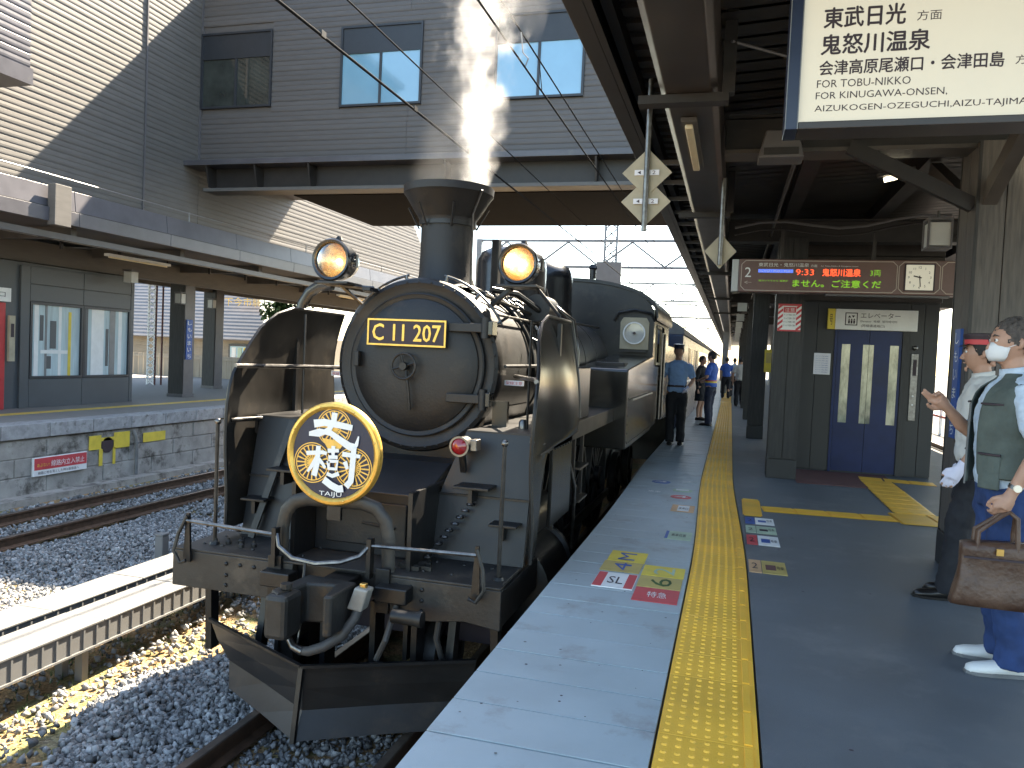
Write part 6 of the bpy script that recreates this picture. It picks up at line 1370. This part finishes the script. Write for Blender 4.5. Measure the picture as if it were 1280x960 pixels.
    if detail:
        for s in (-1, 1):
            e = MB(); hsphere(e, (s*.031, .083, .014), (.013, .007, .008), 10, 6); e.build('eye', 'white', t, smooth='all'); e = MB(); hsphere(e, (s*.031, .089, .014), (.006, .003, .006), 8, 6); e.build('iris', 'ink', t, smooth='all')
            MB().tube([L(Hd((s*.015, .092, .034))), L(Hd((s*.032, .092, .040))), L(Hd((s*.050, .080, .034)))], [.003*k, .004*k, .002*k], 6).build('eyebrow', hair, t)
        MB().tube([L(Hd((-.022, .084, -.058))), L(Hd((0, .092, -.056))), L(Hd((.022, .084, -.058)))], [.003*k, .005*k, .003*k], 6).build('lips', 'skin', t)
    # hair
    hm = MB()
    def hf(p):
        if p.y > .058 and p.z < .055: p.y = .03
        if p.z < -.02 and p.y > -.02: p.y = -.03
        if p.z < -.055: p.z = -.055
        jj = noise.noise(p*42)*.006; return p*(1+jj/.1)
    hsphere(hm, (0, -.014, .016), (.084, .100, .117), 28, 18, hf); remeshed(hm, 'hair', hair, t, .008, 2)
    if mask:
        mm_ = MB(); rows = []
        for z, w_, yy in ((.004, .050, .098), (-.016, .066, .106), (-.040, .066, .114), (-.066, .056, .108), (-.088, .034, .096)):
            rows.append([L(Hd((w_*math.sin(a), yy-.030*(1-math.cos(a))-.05*abs(math.sin(a))**2.2*(w_/.066), z))) for a in lin(-1.45, 1.45, 11)])
        mm_.rings(rows, False, False); o = mm_.build('face_mask', 'mask', t, smooth='all'); sm = o.modifiers.new('thick', 'SOLIDIFY'); sm.thickness = .003
        for s in (-1, 1): MB().tube([L(Hd((s*.066, .045, -.02))), L(Hd((s*.08, -.01, .004)))], .0018, 5).build('mask_loop', 'mask', t)
    if cap:
        c = MB(); hrow = lambda z, r, oy=0: [L(Hd((r*math.cos(a), r*1.18*math.sin(a)-.012+oy, z))) for a in [2*PI*q/28 for q in range(28)]]
        c.rings([hrow(.060, .088), hrow(.10, .091), hrow(.118, .099), hrow(.130, .098), hrow(.136, .06), hrow(.137, .002)]); c.build('cap', cap[0], t, smooth=True)
        c = MB(); c.rings([hrow(.062, .0895), hrow(.094, .0925)], True, False); c.build('cap_band', cap[1], t, smooth=True)
        c = MB(); v1 = [L(Hd((.075*math.sin(a), .085+.055*math.cos(a)-.01, .058-.010*math.cos(a)))) for a in lin(-1.4, 1.4, 11)]; v2 = [L(Hd((.080*math.sin(a), .070+.01*math.cos(a), .066))) for a in lin(-1.4, 1.4, 11)]
        c.rings([v1, v2], False, False); o = c.build('cap_peak', 'shoeblack', t); sm = o.modifiers.new('thick', 'SOLIDIFY'); sm.thickness = .003
    # shirt
    m = MB(); loft(m, tor(.012)); fold = random.Random(int(abs(x)*100+y*10))
    for i in (0, 1):
        s = -1 if i == 0 else 1; S0 = Vector((s*.160, -.01, 1.380)); S1 = Vector((s*.197, -.01, 1.33)); e = Vector(elbows[i]); h = Vector(hands[i])
        if long_sleeve: tube(m, [S0, S1, (S1+e)/2, e, e*.5+h*.5, e*.08+h*.92], [.062, .064, .058, .052, .045, .036])
        else: tube(m, [S0, S1, (S1+e)/2, S1*.22+e*.78], [.062, .066, .065, .064])
    tube(m, [(0, -.012, 1.41), (0, -.006, 1.465)], [.078, .066])
    remeshed(m, 'shirt', shirt, t, voxel, 3)
    if detail:
        cl = MB(); cl.rings([[L((.068*math.cos(a), .066*math.sin(a)-.004, z+.012*math.sin(a)*-1)) for a in [2*PI*q/20 for q in range(20)]] for z in (1.445, 1.487)], True, False); o = cl.build('collar', shirt, t, smooth=True); sm = o.modifiers.new('thick', 'SOLIDIFY'); sm.thickness = .004
    if vest:
        m = MB(); rows = []
        for cx_, cy_, z, rx, ry in tor(.040)[1:7]: rows.append([L((cx_+rx*math.sin(a), cy_+ry*1.08*-math.cos(a), z-(.04 if z < .95 else 0))) for a in lin(-2.75, 2.75, 25)])
        rows.append([L((.135*math.sin(a), -.01+.082*-math.cos(a), 1.425)) for a in lin(-2.75, 2.75, 25)]); rows.append([L((.080*math.sin(a), -.012+.066*-math.cos(a), 1.462)) for a in lin(-2.75, 2.75, 25)])
        m.rings(rows, False, False); o = m.build('vest', 'vest', t, smooth='all'); sm = o.modifiers.new('thick', 'SOLIDIFY'); sm.thickness = .010; ss = o.modifiers.new('sub', 'SUBSURF'); ss.levels = 1; ss.render_levels = 1
        for s in (-1, 1):
            for z0, z1, yy in ((.90, 1.06, 0), (1.20, 1.30, 0)):
                a0 = s*2.05; a1 = s*2.62; g = .036; base = .152*f
                pk = MB(); rr = []
                for z in (z0, (z0+z1)/2, z1): rr.append([L(((base+g)*math.sin(a), .008-(.118*f+g*1.0)*math.cos(a), z)) for a in lin(a0, a1, 5)])
                pk.rings(rr, False, False); po = pk.build('vest_pocket', 'vest', t); q = po.modifiers.new('thick', 'SOLIDIFY'); q.thickness = .014; q.offset = 0; q2 = po.modifiers.new('b', 'BEVEL'); q2.width = .004
                MB().tube([L(((base+g+.008)*math.sin(a), .008-(.118*f+g+.010)*math.cos(a), z1+.006)) for a in lin(a0, a1, 6)], .006, 5).build('pocket_flap_edge', 'ink', t)
        MB().tube([L((.012, .165*f, .90)), L((.014, .163*f, 1.1)), L((.016, .158*f, 1.30))], .005, 5).build('zip', 'gantry', t)
    # trousers
    m = MB(); loft(m, [(0, 0, .80, .148*f, .105*f), (0, 0, .88, .162*f, .116*f), (0, .004, .955, .150*f, .108*f), (0, .006, .985, .140*f, .100*f)])
    if skirt: m = MB(); loft(m, [(0, .01, .52, .20, .15), (0, .01, .70, .19, .14), (0, 0, .90, .166, .118), (0, .004, 1.0, .15, .11)])
    else:
        for i in (0, 1):
            s = -1 if i == 0 else 1; fx, fy = feet[i]
            tube(m, [(s*.082, 0, .90), (s*.095, .006, .78), ((s*.095+knees[i][0])/2, .02+fy*.25, .63), knees[i], ((knees[i][0]+fx)/2, (knees[i][1]+fy)/2-.012, .28), (fx, fy-.008, .14), (fx, fy-.004, .045)], [.098*f, .100*f, .090, .083, .080, .078, .076])
    remeshed(m, 'trousers' if not skirt else 'skirt', trousers, t, voxel, 3)
    if belt: 
        m = MB(); loft(m, [(0, .006, .995, .168*f, .126*f), (0, .006, 1.03, .166*f, .125*f)]); m.build('belt', belt, t, smooth=True)
        if belt == 'signyel': m = MB(); loft(m, [(0, .006, 1.032, .168*f, .126*f), (0, .006, 1.055, .166*f, .125*f)]); m.build('belt_stripe', 'signred', t, smooth=True)
    # shoes
    for i in (0, 1):
        fx, fy = feet[i]; ang = math.radians(feet_turn[i]); d = Vector((math.sin(ang), math.cos(ang), 0)); a = Vector((d.y, -d.x, 0)); fo = Vector((fx, fy, 0)); m = MB()
        rows = []
        for q, (u, wd, ht) in enumerate(((-.075, .022, .055), (-.065, .034, .082), (-.02, .038, .088), (.04, .041, .078), (.10, .048, .062), (.155, .046, .054), (.19, .032, .042), (.202, .012, .022))):
            rows.append([L(fo+d*u+a*(wd*math.cos(w_))+Vector((0, 0, max(.003, ht/2+ht/2*math.sin(w_)*(1.0))))) for w_ in [2*PI*z_/16 for z_ in range(16)]])
        m.rings(rows); m.build('shoe', shoes, t, smooth='all')
        if detail:
            m = MB(); m.rings([[L(fo+d*u*1.03+a*(wd*1.08*c_)+Vector((0, 0, z))) for u, wd, c_ in [(-.078, .03, -1), (-.02, .040, -1), (.04, .042, -1), (.10, .048, -1), (.16, .044, -1), (.20, .016, -1), (.20, .016, 1), (.16, .044, 1), (.10, .048, 1), (.04, .042, 1), (-.02, .040, 1), (-.078, .03, 1)]] for z in (.001, .016)]); m.build('shoe_sole', 'shoeblack' if shoes == 'shoeblack' else 'gantry', t)
    if watch is not None:
        w = Vector(hands[watch]); fd = (w-Vector(elbows[watch])).normalized(); c = w-fd*.035
        wt = MB().tube([L(c-fd*.009), L(c+fd*.009)], .031*k, 20).build('wristwatch_band', 'steel', t, smooth=True); sd_ = Vector(((1 if watch else -1), 0, 0))
        MB().tube([L(c+sd_*.026), L(c+sd_*.036)], .017*k, 16).build('wristwatch_face', 'clockface', wt)
    return t, L
# man with the bag (cropped by the right edge of the picture), facing left
pb, Lb = person(1.335, 4.36, 90, 'grey-haired man in grey-green vest and blue trousers holding a brown bag at the right edge', H=1.73, voxel=.009, shirt='shirtstripe', trousers='jeans', shoes='shoewhite', hair='hairgrey',
    elbows=((-.30, -.04, 1.13), (.26, .10, 1.12)), hands=((-.27, .06, .90), (.20, .23, 1.26)), feet=((-.10, -.04), (.10, -.05)), feet_turn=(-8, 8), head_turn=8, mask=True, vest=True, fat=1.1, hand_pose=('grip', 'point'), watch=0)
# officer beyond him
po, Lo = person(1.545, 5.62, 82, 'station officer in white shirt, black trousers, white gloves and red-banded cap by the wooden column', H=1.70, voxel=.010, shirt='shirtwhite', trousers='darktrousers', shoes='shoeblack',
    elbows=((-.29, -.02, 1.12), (.27, -.04, 1.12)), hands=((-.26, .12, .88), (.26, .03, .88)), feet=((-.09, .13), (.09, .05)), feet_turn=(-8, 8), gloves=(0, 1), cap=('ink', 'signred'), hand_pose=('relax', 'relax'))
# handbag hanging from the first man's left hand
def bag():
    h = Lb((-.27, .06, .90)); c = h+Vector((-.10, -.0, -.13)); t = thing('handbag', (c.x, c.y, c.z-.35), 'brown leather handbag hanging from the hand of the man in the vest', 'bag')
    x0, x1 = c.x-.12, c.x+.22; y0, y1 = c.y-.05, c.y+.06; zt, zb = c.z-.10, c.z-.40; m = MB(); rows = []
    for q in range(9):
        u = q/8; z = zb+(zt-zb)*u; b = 1-.35*max(0, u-.2); ins = .018*(1-math.cos(u*2))*.5; row = []
        for a in [2*PI*w/24 for w in range(24)]:
            cx_, sx_ = math.cos(a), math.sin(a); row.append(((x0+x1)/2+((x1-x0)/2-.01+.02*(1-u)-ins)*math.copysign(abs(cx_)**.35, cx_)+.015*math.sin(u*3), (y0+y1)/2+(y1-y0)/2*b*math.copysign(abs(sx_)**.5, sx_)+.006*math.sin(9*u+a*2), z+.012*math.cos(a)*u))
        rows.append(row)
    m.rings(rows); m.build('bag_body', 'leather', t, smooth='all')
    for dy in (-.03, .035):
        xm = (x0+x1)/2; MB().tube([(xm-.085, c.y+dy, zt-.06), (xm-.08, c.y+dy, zt+.05), (h.x-.035, h.y+dy*.5, h.z-.10), (h.x, h.y, h.z-.085), (h.x+.03, h.y+dy*.5, h.z-.11), (xm+.08, c.y+dy, zt+.04), (xm+.085, c.y+dy, zt-.06)], .011, 8).build('bag_handle', 'leather', t, smooth=True)
    MB().box((x0+x1)/2-.14, (x0+x1)/2+.15, y0-.004, y0+.002, zt-.075, zt-.066).build('bag_seam', 'ink', t); MB().box((x0+x1)/2-.01, (x0+x1)/2+.02, y0-.008, y0+.0, zt-.05, zt-.02).build('bag_clasp', 'brass', t)
bag()
person(-.90, 13.9, 185, 'railwayman in light blue shirt and dark trousers standing beside the locomotive cab', H=1.74, voxel=.014, shirt='shirtblue', detail=False, elbows=((-.27, -.06, 1.12), (.29, .02, 1.12)), hands=((-.16, .18, .98), (.25, .16, .92)), feet=((-.09, 0), (.09, .06)), cap=('navy', 'navy'), gloves=(0,), belt='ink')
person(-.44, 18.6, 70, 'man in royal blue shirt with a bright safety belt standing at the platform edge', H=1.72, voxel=.014, shirt='shirtroyal', trousers='navytrousers', detail=False, elbows=((-.24, .02, 1.12), (.24, .02, 1.12)), hands=((-.15, .22, 1.05), (.15, .24, 1.02)), belt='signyel', feet=((-.1, 0), (.1, .05)))
person(-.72, 20.2, 250, 'person in black clothes facing the man with the bright belt', H=1.62, voxel=.014, shirt='darktrousers', trousers='darktrousers', detail=False, skirt=True, long_sleeve=True)
person(-.20, 34.0, 10, 'distant man in blue shirt carrying a dark bag down the platform', H=1.72, voxel=.02, shirt='shirtroyal', detail=False, feet=((-.1, .12), (.1, -.1)), group='people far down the platform')
person(.12, 36.0, 0, 'distant person in pale shirt walking down the platform', H=1.72, voxel=.02, shirt='shirtstripe', detail=False, feet=((-.1, -.1), (.1, .12)), group='people far down the platform')
person(.30, 28.0, 10, 'distant person in white top standing by the dark columns', H=1.70, voxel=.02, shirt='shirtwhite', detail=False, group='people far down the platform')
